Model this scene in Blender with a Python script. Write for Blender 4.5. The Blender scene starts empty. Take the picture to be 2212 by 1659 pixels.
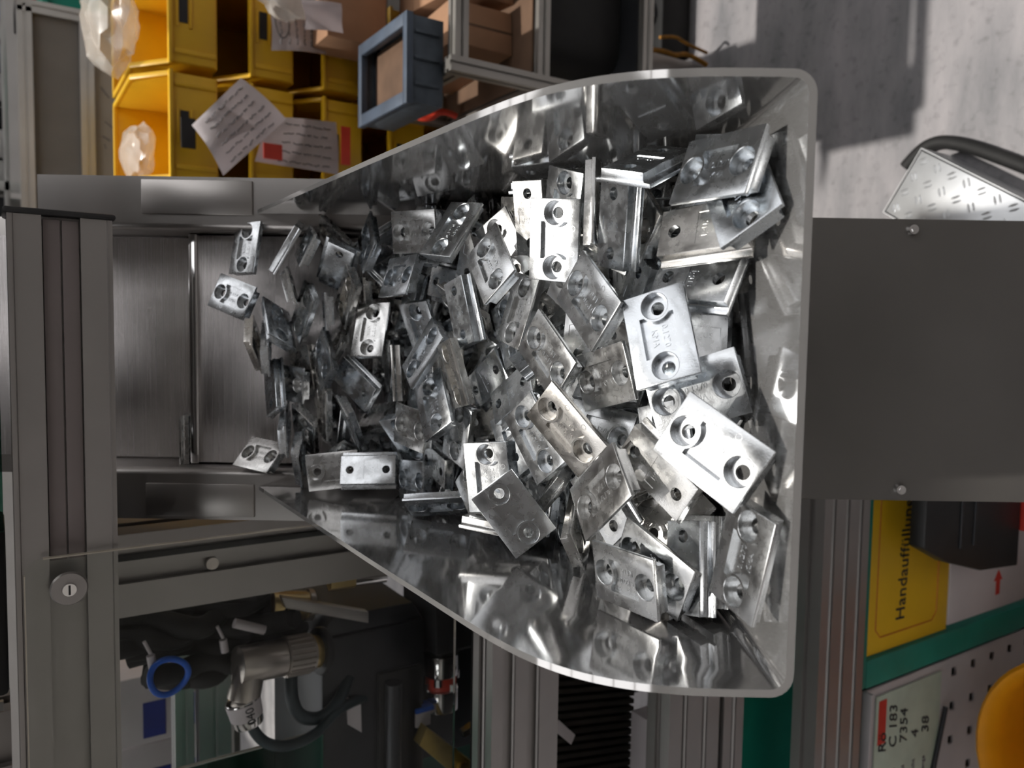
import bpy, bmesh, math, random
from mathutils import Vector, Matrix, Quaternion, Euler

# ---------------------------------------------------------------- camera, world, sun, exposure
SC = bpy.context.scene
COL = SC.collection
LIFT = 0.25                     # everything is modelled with the floor at z = -0.25 and lifted at the end
R = math.radians

def camera_axes(pitch, yaw, roll):
    p, y, r = R(pitch), R(yaw), R(roll)
    f = Vector((-math.sin(y) * math.cos(p), math.cos(y) * math.cos(p), -math.sin(p)))
    right = Vector((math.cos(y), math.sin(y), 0))
    up = right.cross(f)
    side = right * math.cos(r) + up * math.sin(r)
    down = -(up * math.cos(r) - right * math.sin(r))
    return down, side, f        # picture right, picture up (camera is held on its side), viewing direction

cam_d = bpy.data.cameras.new('camera')
cam = bpy.data.objects.new('camera', cam_d)
COL.objects.link(cam)
ax, ay, af = camera_axes(33.0, 4.6, -1.6)
cam.matrix_world = Matrix(((ax.x, ay.x, -af.x, 0.0219), (ax.y, ay.y, -af.y, 0.0), (ax.z, ay.z, -af.z, 1.3 + LIFT), (0, 0, 0, 1)))
cam_d.sensor_width = 36.0
cam_d.lens = 36.0 * 1720.0 / 2212.0
cam_d.clip_start = 0.02
cam_d.dof.use_dof = True
cam_d.dof.focus_distance = 0.46
cam_d.dof.aperture_fstop = 12.0
SC.camera = cam

world = bpy.data.worlds.new('world')
SC.world = world
world.use_nodes = True
bg = world.node_tree.nodes['Background']
bg.inputs[0].default_value = (0.985, 0.97, 0.975, 1)
bg.inputs[1].default_value = 2.6

sun_d = bpy.data.lights.new('sun', 'SUN')
sun_d.energy = 4.2
sun_d.angle = R(1.2)
sun_d.color = (1.0, 0.95, 0.88)
sun = bpy.data.objects.new('sun', sun_d)
COL.objects.link(sun)
SUN_TO = Vector((-0.05, 0.22, 0.97)).normalized()
sun.rotation_euler = SUN_TO.to_track_quat('Z', 'Y').to_euler()
sun.location = (0, 0, 9)

SC.view_settings.view_transform = 'Standard'
SC.view_settings.look = 'None'
SC.view_settings.exposure = -0.18
SC.view_settings.gamma = 1.0
SC.view_settings.use_curve_mapping = False
SC.cycles.max_bounces = 6
SC.cycles.diffuse_bounces = 3
SC.cycles.glossy_bounces = 4
SC.cycles.transparent_max_bounces = 10
SC.cycles.caustics_reflective = False
SC.cycles.caustics_refractive = False
SC.cycles.blur_glossy = 0.6
SC.cycles.adaptive_threshold = 0.03

# ---------------------------------------------------------------- materials
def new_mat(name):
    m = bpy.data.materials.new(name)
    m.use_nodes = True
    nt = m.node_tree
    return m, nt, nt.nodes['Principled BSDF']

def mat(name, col, rough=0.5, metal=0.0, noise=0.0, nscale=20.0, bump=0.0, bscale=200.0, rvar=0.0, stretch=None, coat=0.0, spec=0.5, dirt=None):
    m, nt, b = new_mat(name)
    N, L = nt.nodes, nt.links
    b.inputs['Base Color'].default_value = (*col, 1)
    b.inputs['Roughness'].default_value = rough
    b.inputs['Metallic'].default_value = metal
    b.inputs['Specular IOR Level'].default_value = spec
    if coat: b.inputs['Coat Weight'].default_value = coat
    tc = N.new('ShaderNodeTexCoord')
    vec = tc.outputs['Object']
    if stretch:
        mp = N.new('ShaderNodeMapping'); mp.inputs['Scale'].default_value = stretch
        L.new(vec, mp.inputs[0]); vec = mp.outputs[0]
    if noise or rvar:
        n = N.new('ShaderNodeTexNoise'); n.inputs['Scale'].default_value = nscale; n.inputs['Detail'].default_value = 5
        L.new(vec, n.inputs['Vector'])
        if noise:
            mr = N.new('ShaderNodeMapRange'); mr.inputs['From Min'].default_value = .3; mr.inputs['From Max'].default_value = .7
            mr.inputs['To Min'].default_value = 1 - noise; mr.inputs['To Max'].default_value = 1 + noise
            L.new(n.outputs[0], mr.inputs[0])
            mx = N.new('ShaderNodeVectorMath'); mx.operation = 'SCALE'
            mx.inputs[0].default_value = col
            L.new(mr.outputs[0], mx.inputs['Scale'])
            L.new(mx.outputs[0], b.inputs['Base Color'])
        if rvar:
            mr = N.new('ShaderNodeMapRange'); mr.inputs['From Min'].default_value = .3; mr.inputs['From Max'].default_value = .7
            mr.inputs['To Min'].default_value = max(.02, rough - rvar); mr.inputs['To Max'].default_value = rough + rvar
            L.new(n.outputs[0], mr.inputs[0]); L.new(mr.outputs[0], b.inputs['Roughness'])
    if bump:
        n2 = N.new('ShaderNodeTexNoise'); n2.inputs['Scale'].default_value = bscale; n2.inputs['Detail'].default_value = 3
        L.new(vec, n2.inputs['Vector'])
        bp = N.new('ShaderNodeBump'); bp.inputs['Strength'].default_value = bump; bp.inputs['Distance'].default_value = .001
        L.new(n2.outputs[0], bp.inputs['Height']); L.new(bp.outputs[0], b.inputs['Normal'])
    return m

def zinc_mat():
    m, nt, b = new_mat('zinc_die_cast')
    N, L = nt.nodes, nt.links
    b.inputs['Metallic'].default_value = 1.0
    oi = N.new('ShaderNodeObjectInfo')
    cr = N.new('ShaderNodeValToRGB')
    e = cr.color_ramp.elements
    e[0].color = (.59, .625, .66, 1); e[1].color = (.70, .68, .645, 1)
    e.new(.5).color = (.645, .665, .68, 1)
    L.new(oi.outputs['Random'], cr.inputs[0])
    tc = N.new('ShaderNodeTexCoord')
    n = N.new('ShaderNodeTexNoise'); n.inputs['Scale'].default_value = 160; n.inputs['Detail'].default_value = 4
    L.new(tc.outputs['Object'], n.inputs['Vector'])
    mr = N.new('ShaderNodeMapRange'); mr.inputs['From Min'].default_value = .3; mr.inputs['From Max'].default_value = .7
    mr.inputs['To Min'].default_value = .20; mr.inputs['To Max'].default_value = .33
    L.new(n.outputs[0], mr.inputs[0]); L.new(mr.outputs[0], b.inputs['Roughness'])
    L.new(cr.outputs[0], b.inputs['Base Color'])
    n2 = N.new('ShaderNodeTexNoise'); n2.inputs['Scale'].default_value = 1400; n2.inputs['Detail'].default_value = 2
    L.new(tc.outputs['Object'], n2.inputs['Vector'])
    bp = N.new('ShaderNodeBump'); bp.inputs['Strength'].default_value = .10; bp.inputs['Distance'].default_value = .0003
    L.new(n2.outputs[0], bp.inputs['Height']); L.new(bp.outputs[0], b.inputs['Normal'])
    return m

def sheet_steel(name, col=(.56, .55, .54), rough=.13, stretch=(1, 1, 1), bump=.05, scale=90):
    return mat(name, col, rough, 1.0, noise=.04, nscale=8, bump=bump, bscale=scale, rvar=.03, stretch=stretch)

def clear_pane(name, tint, rough=.02, alpha=.98, ior=1.16):
    m, nt, b = new_mat(name)
    N, L = nt.nodes, nt.links
    out = N['Material Output']
    tr = N.new('ShaderNodeBsdfTransparent'); tr.inputs[0].default_value = (*[t * alpha for t in tint], 1)
    gl = N.new('ShaderNodeBsdfGlossy'); gl.inputs['Roughness'].default_value = rough; gl.inputs[0].default_value = (1, 1, 1, 1)
    fr = N.new('ShaderNodeFresnel'); fr.inputs[0].default_value = ior
    mx = N.new('ShaderNodeMixShader')
    L.new(fr.outputs[0], mx.inputs[0]); L.new(tr.outputs[0], mx.inputs[1]); L.new(gl.outputs[0], mx.inputs[2])
    L.new(mx.outputs[0], out.inputs['Surface'])
    N.remove(b)
    return m

M = {}
M['zinc'] = zinc_mat()
M['hopper'] = mat('hopper_sheet_steel', (.50, .495, .49), .075, .72, noise=.03, nscale=8, rvar=.015)
M['rim'] = sheet_steel('cut_sheet_edge', (.62, .62, .63), .28, bump=.5, scale=900)
M['belt'] = mat('brushed_step_steel', (.56, .535, .53), .24, 1.0, noise=.10, nscale=4, bump=.25, bscale=60, rvar=.05, stretch=(2, 900, 40))
M['cheek'] = mat('cheek_sheet', (.46, .44, .425), .34, 1.0, noise=.05, nscale=10, bump=.06, bscale=120)
M['front'] = mat('front_cover_sheet', (.16, .152, .142), .45, .6, noise=.12, nscale=5, bump=.08, bscale=160, rvar=.08)
M['alu'] = mat('anodised_aluminium', (.37, .35, .335), .40, .75, noise=.05, nscale=15, bump=.03, bscale=300)
M['alu2'] = mat('bright_aluminium', (.66, .66, .65), .35, .85, noise=.05, nscale=12)
M['black'] = mat('black_plastic', (.016, .016, .017), .45, noise=.2, nscale=30)
M['blackm'] = mat('black_matt', (.010, .010, .010), .7, noise=.3, nscale=20)
M['anthracite'] = mat('anthracite_housing', (.035, .037, .042), .38, .3, noise=.2, nscale=15)
M['yellow'] = mat('yellow_bin_plastic', (.80, .47, .018), .36, noise=.10, nscale=9, bump=.02)
M['bluec'] = mat('blue_crate_plastic', (.065, .088, .125), .5, noise=.2, nscale=25)
M['bluec2'] = mat('dusty_blue_crate', (.075, .095, .12), .6, noise=.25, nscale=40)
M['card'] = mat('cardboard', (.36, .20, .115), .85, noise=.12, nscale=14)
M['carddark'] = mat('brown_content', (.13, .075, .045), .85, noise=.25, nscale=20)
M['paper'] = mat('paper', (.74, .69, .71), .8, noise=.06, nscale=25)
M['ink'] = mat('ink', (.03, .03, .035), .7, noise=.2, nscale=60)
M['greyink'] = mat('grey_ink', (.22, .21, .22), .8, noise=.2, nscale=60)
M['red'] = mat('red_print', (.62, .045, .03), .55, noise=.1, nscale=30)
M['redtape'] = mat('red_tape', (.75, .06, .03), .4, noise=.1, nscale=30)
M['signy'] = mat('yellow_placard', (.85, .52, .02), .5, noise=.08, nscale=8)
M['orange_line'] = mat('orange_line', (.62, .20, .02), .6, noise=.1, nscale=30)
M['green'] = mat('turquoise_frame', (.015, .23, .175), .45, noise=.12, nscale=15)
M['turq'] = mat('turquoise_box', (.01, .27, .19), .5, noise=.1, nscale=12)
M['white'] = mat('white_plastic', (.66, .61, .62), .5, noise=.05, nscale=15)
M['perf'] = mat('light_grey_sheet', (.56, .53, .54), .5, noise=.05, nscale=15)
M['cardgreen'] = mat('pale_green_card', (.52, .60, .50), .7, noise=.08, nscale=30)
M['amber'] = mat('amber_plastic', (.78, .33, .01), .38, noise=.12, nscale=14)
M['brass'] = mat('brass', (.62, .47, .22), .3, .9, noise=.1, nscale=30)
M['yellowsteel'] = mat('yellow_chromate', (.50, .36, .10), .42, .6, noise=.2, nscale=30)
M['chrome'] = mat('polished_steel', (.78, .77, .77), .12, 1.0, noise=.04, nscale=20)
M['nickel'] = mat('nickel_connector', (.50, .46, .42), .32, .9, noise=.08, nscale=40)
M['bluehose'] = mat('blue_hose', (.01, .12, .62), .3, noise=.1, nscale=30)
M['bluelabel'] = mat('blue_print', (.02, .04, .30), .5, noise=.15, nscale=30)
M['cable'] = mat('dark_cable', (.03, .05, .06), .45, noise=.2, nscale=40)
M['greysheet'] = mat('grey_panel', (.22, .205, .19), .7, noise=.06, nscale=12)
M['beige'] = mat('beige_panel', (.44, .40, .34), .7, noise=.10, nscale=7)
M['trolley'] = mat('dull_aluminium', (.36, .345, .32), .42, .8, noise=.06, nscale=12)
M['orange'] = mat('orange_rope', (.34, .15, .01), .7, noise=.3, nscale=60)
M['steelpart'] = mat('loose_steel', (.42, .46, .50), .35, .8, noise=.3, nscale=18)
M['tread'] = mat('tread_plate', (.72, .74, .76), .36, .75, noise=.08, nscale=20, bump=.06, bscale=200)
M['wallpaint'] = mat('hall_wall_paint', (.62, .60, .57), .85, noise=.05, nscale=3)
M['roofdark'] = mat('roof_panel', (.20, .195, .19), .85, noise=.08, nscale=3)
M['pane'] = clear_pane('acrylic_pane', (.99, 1, .99), alpha=.985)
M['panegreen'] = clear_pane('green_acrylic', (.45, .80, .68), alpha=.55)
M['skylight'] = clear_pane('roof_glass', (1, 1, 1), alpha=.95)
M['edgepale'] = mat('acrylic_edge', (.52, .47, .38), .25, noise=.1, nscale=30)  # even pale tan on the clear guard's edges

def concrete():
    m, nt, b = new_mat('concrete_floor')
    N, L = nt.nodes, nt.links
    tc = N.new('ShaderNodeTexCoord')
    mp = N.new('ShaderNodeMapping'); mp.inputs['Rotation'].default_value = (0, 0, R(28)); mp.inputs['Scale'].default_value = (2.2, 7, 1)
    L.new(tc.outputs['Object'], mp.inputs[0])
    n = N.new('ShaderNodeTexNoise'); n.inputs['Scale'].default_value = 1.5; n.inputs['Detail'].default_value = 7; n.inputs['Roughness'].default_value = .6
    L.new(mp.outputs[0], n.inputs['Vector'])
    cr = N.new('ShaderNodeValToRGB'); e = cr.color_ramp.elements
    e[0].position = .30; e[0].color = (.16, .16, .17, 1)
    e[1].position = .72; e[1].color = (.38, .355, .365, 1)
    e.new(.5).color = (.265, .255, .265, 1)
    L.new(n.outputs[0], cr.inputs[0])
    n3 = N.new('ShaderNodeTexNoise'); n3.inputs['Scale'].default_value = 55; n3.inputs['Detail'].default_value = 4
    L.new(tc.outputs['Object'], n3.inputs['Vector'])
    mr = N.new('ShaderNodeMapRange'); mr.inputs['From Min'].default_value = .25; mr.inputs['From Max'].default_value = .45
    mr.inputs['To Min'].default_value = .72; mr.inputs['To Max'].default_value = 1
    L.new(n3.outputs[0], mr.inputs[0])
    vm = N.new('ShaderNodeVectorMath'); vm.operation = 'SCALE'
    L.new(cr.outputs[0], vm.inputs[0]); L.new(mr.outputs[0], vm.inputs['Scale'])
    L.new(vm.outputs[0], b.inputs['Base Color'])
    b.inputs['Roughness'].default_value = .55
    bp = N.new('ShaderNodeBump'); bp.inputs['Strength'].default_value = .12
    L.new(n3.outputs[0], bp.inputs['Height']); L.new(bp.outputs[0], b.inputs['Normal'])
    return m
M['concrete'] = concrete()

# ---------------------------------------------------------------- mesh helpers
def finish(name, bm, m, parent=None, smooth=35, bevel=0.0):
    if bevel:
        bmesh.ops.bevel(bm, geom=[e for e in bm.edges if e.is_manifold and e.calc_face_angle(0) > R(30)], offset=bevel, segments=2, profile=.5, affect='EDGES', clamp_overlap=True)
    me = bpy.data.meshes.new(name)
    bm.to_mesh(me); bm.free()
    if smooth is not None:
        for p in me.polygons: p.use_smooth = True
        me.set_sharp_from_angle(angle=R(smooth))
    me.materials.append(m)
    o = bpy.data.objects.new(name, me)
    COL.objects.link(o)
    if parent: attach(o, parent)
    return o

def attach(o, parent):
    o.parent = parent
    o.matrix_parent_inverse = parent_world(parent).inverted()

def parent_world(p):
    mw = p.matrix_basis.copy()
    if p.parent: mw = parent_world(p.parent) @ p.matrix_parent_inverse @ mw
    return mw

def tag(o, label=None, cat=None, group=None, kind=None):
    if label: o['label'] = label
    if cat: o['category'] = cat
    if group: o['group'] = group
    if kind: o['kind'] = kind
    return o

def thing(name, label, cat, loc=(0, 0, 0), group=None):
    o = bpy.data.objects.new(name, None)
    o.empty_display_size = .02
    COL.objects.link(o)
    o.location = loc
    return tag(o, label, cat, group)

I4 = Matrix.Identity(4)
def add_box(bm, c, s, X=I4):
    bmesh.ops.create_cube(bm, size=1.0, matrix=X @ Matrix.Translation(c) @ Matrix.Diagonal((*s, 1)))

def add_mm(bm, lo, hi, X=I4):
    add_box(bm, [(a + b) / 2 for a, b in zip(lo, hi)], [abs(b - a) for a, b in zip(lo, hi)], X)

def box(name, lo, hi, m, parent=None, bevel=.001, X=I4):
    bm = bmesh.new(); add_mm(bm, lo, hi, X)
    return finish(name, bm, m, parent, bevel=bevel)

def add_cyl(bm, p0, p1, r0, r1=None, seg=20, caps=True):
    p0, p1 = Vector(p0), Vector(p1)
    d = p1 - p0
    X = Matrix.Translation((p0 + p1) / 2) @ d.to_track_quat('Z', 'Y').to_matrix().to_4x4()
    bmesh.ops.create_cone(bm, cap_ends=caps, segments=seg, radius1=r0, radius2=r0 if r1 is None else r1, depth=d.length, matrix=X)

def cyl(name, p0, p1, r, m, parent=None, r1=None, seg=20, bevel=0.0):
    bm = bmesh.new(); add_cyl(bm, p0, p1, r, r1, seg)
    return finish(name, bm, m, parent, bevel=bevel)

def tube(name, pts, r, m, parent=None, seg=10, res=6, closed=False):
    cu = bpy.data.curves.new(name, 'CURVE'); cu.dimensions = '3D'; cu.bevel_depth = r; cu.bevel_resolution = 3; cu.resolution_u = res
    cu.use_fill_caps = True
    sp = cu.splines.new('NURBS' if not closed else 'NURBS'); sp.points.add(len(pts) - 1)
    for p, q in zip(sp.points, pts): p.co = (*q, 1)
    sp.order_u = 3; sp.use_endpoint_u = not closed; sp.use_cyclic_u = closed
    t = bpy.data.objects.new('tmp_tube', cu)
    me = bpy.data.meshes.new_from_object(t)
    bpy.data.objects.remove(t)
    me.name = name
    me.materials.append(m)
    for p in me.polygons: p.use_smooth = True
    o = bpy.data.objects.new(name, me); COL.objects.link(o)
    if parent: attach(o, parent)
    return o

def add_prism(bm, poly, axis0, axis1, origin, ext):
    """poly in 2D -> extruded along ext (vectors)"""
    a0, a1, o, e = Vector(axis0), Vector(axis1), Vector(origin), Vector(ext)
    lo = [bm.verts.new(o + a0 * x + a1 * y) for x, y in poly]
    hi = [bm.verts.new(o + a0 * x + a1 * y + e) for x, y in poly]
    fs = [bm.faces.new(lo), bm.faces.new(hi)]
    n = len(poly)
    for i in range(n):
        fs.append(bm.faces.new((lo[i], lo[(i + 1) % n], hi[(i + 1) % n], hi[i])))
    bmesh.ops.recalc_face_normals(bm, faces=fs)
    return fs

def prism(name, poly, axis0, axis1, origin, ext, m, parent=None, bevel=0.0, smooth=35):
    bm = bmesh.new(); add_prism(bm, poly, axis0, axis1, origin, ext)
    return finish(name, bm, m, parent, bevel=bevel, smooth=smooth)

def text_mesh(body, size, depth, res=2, align='CENTER', shear=0, spacing=1.0):
    cu = bpy.data.curves.new('t', 'FONT'); cu.body = body; cu.size = size; cu.extrude = depth / 2
    cu.align_x = align; cu.align_y = 'CENTER'; cu.resolution_u = res; cu.shear = shear; cu.space_character = spacing
    t = bpy.data.objects.new('tmp_text', cu)
    me = bpy.data.meshes.new_from_object(t)
    bpy.data.objects.remove(t); bpy.data.curves.remove(cu)
    return me

def text(name, body, size, X, m, parent=None, depth=.0006, align='CENTER', shear=0, spacing=1.0, bold=0):
    me = text_mesh(body, size, depth, 3, align, shear, spacing)
    me.transform(X); me.name = name
    me.materials.append(m)
    o = bpy.data.objects.new(name, me); COL.objects.link(o)
    if parent: attach(o, parent)
    return o

def basis(o, x, y, z):
    x, y, z = Vector(x), Vector(y), Vector(z)
    return Matrix(((x.x, y.x, z.x, o[0]), (x.y, y.y, z.y, o[1]), (x.z, y.z, z.z, o[2]), (0, 0, 0, 1)))

FRONT = lambda o: basis(o, (1, 0, 0), (0, 0, 1), (0, -1, 0))       # things printed on a vertical face that looks towards the camera

def copy_tree(o, parent=None):
    c = o.copy(); COL.objects.link(c); c.parent = parent
    for ch in list(o.children):
        copy_tree(ch, c)
    return c

def move_matrix(o, X):
    o.matrix_basis = X @ o.matrix_basis

def profile_section(w, h, slots_w, slots_h, g=.0042, d=.006):
    """outline of a slotted aluminium extrusion, w x h, centred; slot positions along each side"""
    pts = []
    def side(p0, p1, nrm, ss, length):
        p0, p1, nrm = Vector(p0), Vector(p1), Vector(nrm)
        dr = (p1 - p0).normalized()
        out = [p0]
        for s in ss:
            c = p0 + dr * (s * length)
            out += [c - dr * g, c - dr * g - nrm * d * .35, c - dr * g * 1.9 - nrm * d * .35, c - dr * g * 1.1 - nrm * d,
                    c + dr * g * 1.1 - nrm * d, c + dr * g * 1.9 - nrm * d * .35, c + dr * g - nrm * d * .35, c + dr * g]
        return out
    a, b = w / 2, h / 2
    pts += side((-a, -b), (a, -b), (0, -1), slots_w, w)
    pts += side((a, -b), (a, b), (1, 0), slots_h, h)
    pts += side((a, b), (-a, b), (0, 1), slots_w, w)
    pts += side((-a, b), (-a, -b), (-1, 0), slots_h, h)
    return [(p.x, p.y) for p in pts]

def beam(name, p0, p1, u, w, h, sw, sh, m, parent=None, g=.0042, d=.006):
    """slotted extrusion from p0 to p1; u is the direction of the section's w side"""
    p0, p1, u = Vector(p0), Vector(p1), Vector(u)
    v = (p1 - p0).normalized().cross(u)
    return prism(name, profile_section(w, h, sw, sh, g, d), u, v, p0, p1 - p0, m, parent, smooth=25)

# ---------------------------------------------------------------- the hall (floor, walls, roof with skylights)
FL = -LIFT
def structure(name, lo, hi, m):
    return tag(box(name, lo, hi, m, bevel=0), kind='structure')

structure('floor', (-6, -5, FL - .1), (6, 9, FL), M['concrete'])
structure('wall_left', (-6.2, -5, FL), (-6, 9, 5.75), M['wallpaint'])
structure('wall_right', (6, -5, FL), (6.2, 9, 5.75), M['wallpaint'])
structure('wall_back', (-6, 9, FL), (6, 9.2, 5.75), M['wallpaint'])
structure('wall_front', (-6, -5.2, FL), (6, -5, 5.75), M['wallpaint'])
SKY = [(-5.4, -3.9, -4.2, 8.2), (-3.4, -1.8, -4.2, 8.2), (-0.6, 1.0, 0.4, 3.0), (1.8, 3.4, -4.2, 8.2), (3.9, 5.4, -4.2, 8.2)]    # rooflights: x and y ranges
bm = bmesh.new()
edges = [-6.0] + [v for s in SKY for v in s[:2]] + [6.0]
for a, b in zip(edges[0::2], edges[1::2]):
    add_mm(bm, (a, -5, 5.75), (b, 9, 5.95))
for a, b, y0, y1 in SKY:
    add_mm(bm, (a, -5, 5.75), (b, y0, 5.95)); add_mm(bm, (a, y1, 5.75), (b, 9, 5.95))
tag(finish('ceiling', bm, M['roofdark'], smooth=None), kind='structure')
for i, (a, b, y0, y1) in enumerate(SKY):
    w = bpy.data.objects.new('window_%d' % (i + 1), None); COL.objects.link(w); w.location = ((a + b) / 2, (y0 + y1) / 2, 5.8)
    tag(w, kind='structure')
    n = max(2, round((y1 - y0) / 1.3))
    for k in range(n + 1):
        y = y0 + .03 + k * (y1 - y0 - .06) / n
        bm = bmesh.new(); add_mm(bm, (a, y - .03, 5.78), (b, y + .03, 5.86)); finish('glazing_bar', bm, M['alu'], w, smooth=None)
    bm = bmesh.new(); add_mm(bm, (a, y0, 5.87), (b, y1, 5.875))
    finish('pane', bm, M['skylight'], w, smooth=None)

shade_sheet = structure('added_shade_1', (-.90, .66, 1.78), (.16, 1.30, 1.80), M['roofdark'])      # unseen sheet added above the machine to shade far pile and left bay

# ---------------------------------------------------------------- step feeder: inclined conveyor with hopper
AL = R(33)
RT = Vector((0, math.cos(AL), -math.sin(AL)))        # down the hopper ramp, into the conveyor
BU = Vector((0, math.sin(AL), math.cos(AL)))         # up the conveyor
XR = Vector((1, 0, 0))
RIM = Vector((0, .197, 1.04))
OB = RIM + RT * .41                                  # foot of the conveyor face
CONV = basis(OB, XR, BU, -RT)                        # conveyor frame: x right, y up the belt, z towards the operator

feeder = thing('step_feeder', 'inclined steel step feeder with brushed plates rising behind the hopper', 'feeder', (0, .35, FL))
# step plates: two visible risers with a ledge between them, the lower one runs down behind the pile
for (s0, s1, z) in ((.400, .70, -.026), (-.02, .392, 0.0)):
    bm = bmesh.new(); add_mm(bm, (-.102, s0, z - .006), (.102, s1, z), CONV)
    finish('step_plate', bm, M['belt'], feeder, bevel=.0006)
bm = bmesh.new(); add_mm(bm, (-.103, .392, -.034), (.103, .4, .0020), CONV)
finish('step_ledge', bm, M['chrome'], feeder, bevel=.0012)
for sg in (1, -1):
    bm = bmesh.new()      # cheek: inner web, rounded lip, outer flange
    poly = [(.1035, -.03), (.1035, .017)]
    for k in range(7):
        a = R(180 - 15 * k); poly.append((.1095 + .006 * math.cos(a), .017 + .006 * math.sin(a)))
    poly += [(.146, .023), (.146, .021), (.1095, .021)]
    for k in range(7):
        a = R(90 + 15 * k); poly.append((.1095 + .004 * math.cos(a), .017 + .004 * math.sin(a)))
    poly += [(.1055, -.03)]
    poly = [(sg * x, y) for x, y in poly]
    add_prism(bm, poly, XR, -RT, OB + BU * (.0), BU * .52)
    finish('cheek', bm, M['cheek'], feeder)
    # overlapping cover strip on the flange
    prism('cover_strip', [(sg * .117, .335), (sg * .146, .335), (sg * .146, .43), (sg * .117, .43)], XR, BU, OB - RT * .0232, -RT * .0022, M['cheek'], feeder, bevel=.0005)
for sg in (1, -1):
    prism('side_plate', [(sg * .146, .0), (sg * .149, .0), (sg * .149, .52), (sg * .146, .52)], XR, BU, OB - RT * .023, RT * .10, M['cheek'], feeder)
# front cover below the hopper
prism('front_cover', [(-.1275, -.62), (.1265, -.62), (.1265, -.02), (-.1275, -.02)], XR, BU, OB + RT * .004, -RT * .003, M['front'], feeder, bevel=.0006)
for sx in (-.117, .117):
    for s in (-.245, -.52):
        bm = bmesh.new(); p = OB + XR * sx + BU * s - RT * -.001
        add_cyl(bm, p, p - RT * .004, .0055, .0042, 18); add_cyl(bm, p - RT * .004, p - RT * .0046, .0022, None, 6)
        finish('cover_screw', bm, M['chrome'], feeder)
prism('back_box', [(-.12, -.62), (.12, -.62), (.12, .70), (-.12, .70)], XR, BU, OB + RT * .03, RT * .09, M['cheek'], feeder, bevel=.002)
for sx in (-.1, .1):
    box('leg', (sx - .02, .36, FL), (sx + .02, .40, .47), M['alu'], feeder)
    box('leg', (sx - .02, .76, FL), (sx + .02, .80, .93), M['alu'], feeder)

# hopper: one folded sheet, two side walls and a ramp, open towards the conveyor
hopper = thing('hopper', 'folded sheet steel hopper with curved side walls full of loose brackets', 'hopper', (0, .35, .9))
HW, TEND, RB = .1187, .384, .006
def wall_outline():
    """side wall in ramp coordinates (t down the ramp, n away from it)"""
    ztop = 1.109
    def n_at(t):                       # height of the level rim above the ramp
        y = RIM.y + t * math.cos(AL); z0 = RIM.z - t * math.sin(AL)
        return (ztop - z0) / math.cos(AL)
    pts = [(0, RB)]
    # near edge climbs square to the ramp and swings over into the level rim
    y0, z0 = RIM.y, RIM.z
    def tn(y, z):
        d = Vector((0, y - y0, z - z0)); return (d.dot(RT), d.dot(BU))
    curve = [tn(.2035, 1.0500), tn(.2095, 1.0590), tn(.2165, 1.0690), tn(.2245, 1.0785), tn(.2335, 1.0872), tn(.2440, 1.0950), tn(.2560, 1.1013), tn(.2700, 1.1060), tn(.2860, 1.1090), tn(.3040, 1.1105), tn(.3250, 1.1110)]
    fine = []
    ext = [curve[0]] + curve + [tn(.36, 1.1112)]
    for i in range(1, len(ext) - 2):                      # smooth the bend
        p0, p1, p2, p3 = [Vector(q) for q in ext[i - 1:i + 3]]
        for k in range(5):
            u = k / 5
            q = .5 * ((2 * p1) + (p2 - p0) * u + (2 * p0 - 5 * p1 + 4 * p2 - p3) * u * u + (3 * p1 - p0 - 3 * p2 + p3) * u ** 3)
            fine.append((q.x, q.y))
    pts += fine + [curve[-1]]
    pts += [tn(.45, 1.1105), tn(.60, 1.1085), tn(.7015, 1.1070)]
    pts += [(TEND, .29), (TEND, RB)]
    return pts
WO = wall_outline()
def ramp_pt(x, t, n): return RIM + XR * x + RT * t + BU * n
bm = bmesh.new()
rows = {}
for sg in (-1, 1):
    vs = [bm.verts.new(ramp_pt(sg * HW, t, n)) for t, n in WO]
    bm.faces.new(vs if sg > 0 else vs[::-1])
    rows[sg] = (vs[0], vs[-1])
prev = None
strip = []
for sg in (1, -1):
    arc = []
    for k in range(1, 7):
        a = R(90 * k / 6)
        x = HW - RB + RB * math.cos(a); n = RB - RB * math.sin(a)
        arc.append((sg * x, n))
    strip.append(arc)
sec = strip[0] + strip[1][::-1]
ring = [rows[1]] + [(bm.verts.new(ramp_pt(x, 0, n)), bm.verts.new(ramp_pt(x, TEND, n))) for x, n in sec] + [rows[-1]]
for (a, b), (c, d) in zip(ring, ring[1:]):
    bm.faces.new((a, b, d, c))
bmesh.ops.recalc_face_normals(bm, faces=bm.faces[:])
up = sum((f.normal.dot(BU) for f in bm.faces), 0)
if up < 0: bmesh.ops.reverse_faces(bm, faces=bm.faces[:])
bmesh.ops.solidify(bm, geom=bm.faces[:], thickness=.0032)
me = bpy.data.meshes.new('folded_sheet'); bm.to_mesh(me); bm.free()
for p in me.polygons: p.use_smooth = True
me.set_sharp_from_angle(angle=R(30))
me.materials.append(M['hopper'])
o = bpy.data.objects.new('folded_sheet', me); COL.objects.link(o); attach(o, hopper)
o['label'] = 'polished folded steel sheet'
# bracket that carries the hopper on the conveyor
for sg in (-1, 1):
    prism('mounting_bracket', [(sg * .1225, -.03), (sg * .128, -.03), (sg * .128, .08), (sg * .1225, .08)], XR, BU, OB - RT * .06, RT * .05, M['cheek'], hopper, bevel=.0005)

# ---------------------------------------------------------------- brackets (zinc die-cast fixing brackets)
K = .0009
def cutter_obj(bm):
    bmesh.ops.recalc_face_normals(bm, faces=bm.faces[:])
    me = bpy.data.meshes.new('cut'); bm.to_mesh(me); bm.free()
    o = bpy.data.objects.new('cut', me); COL.objects.link(o); return o

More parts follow.
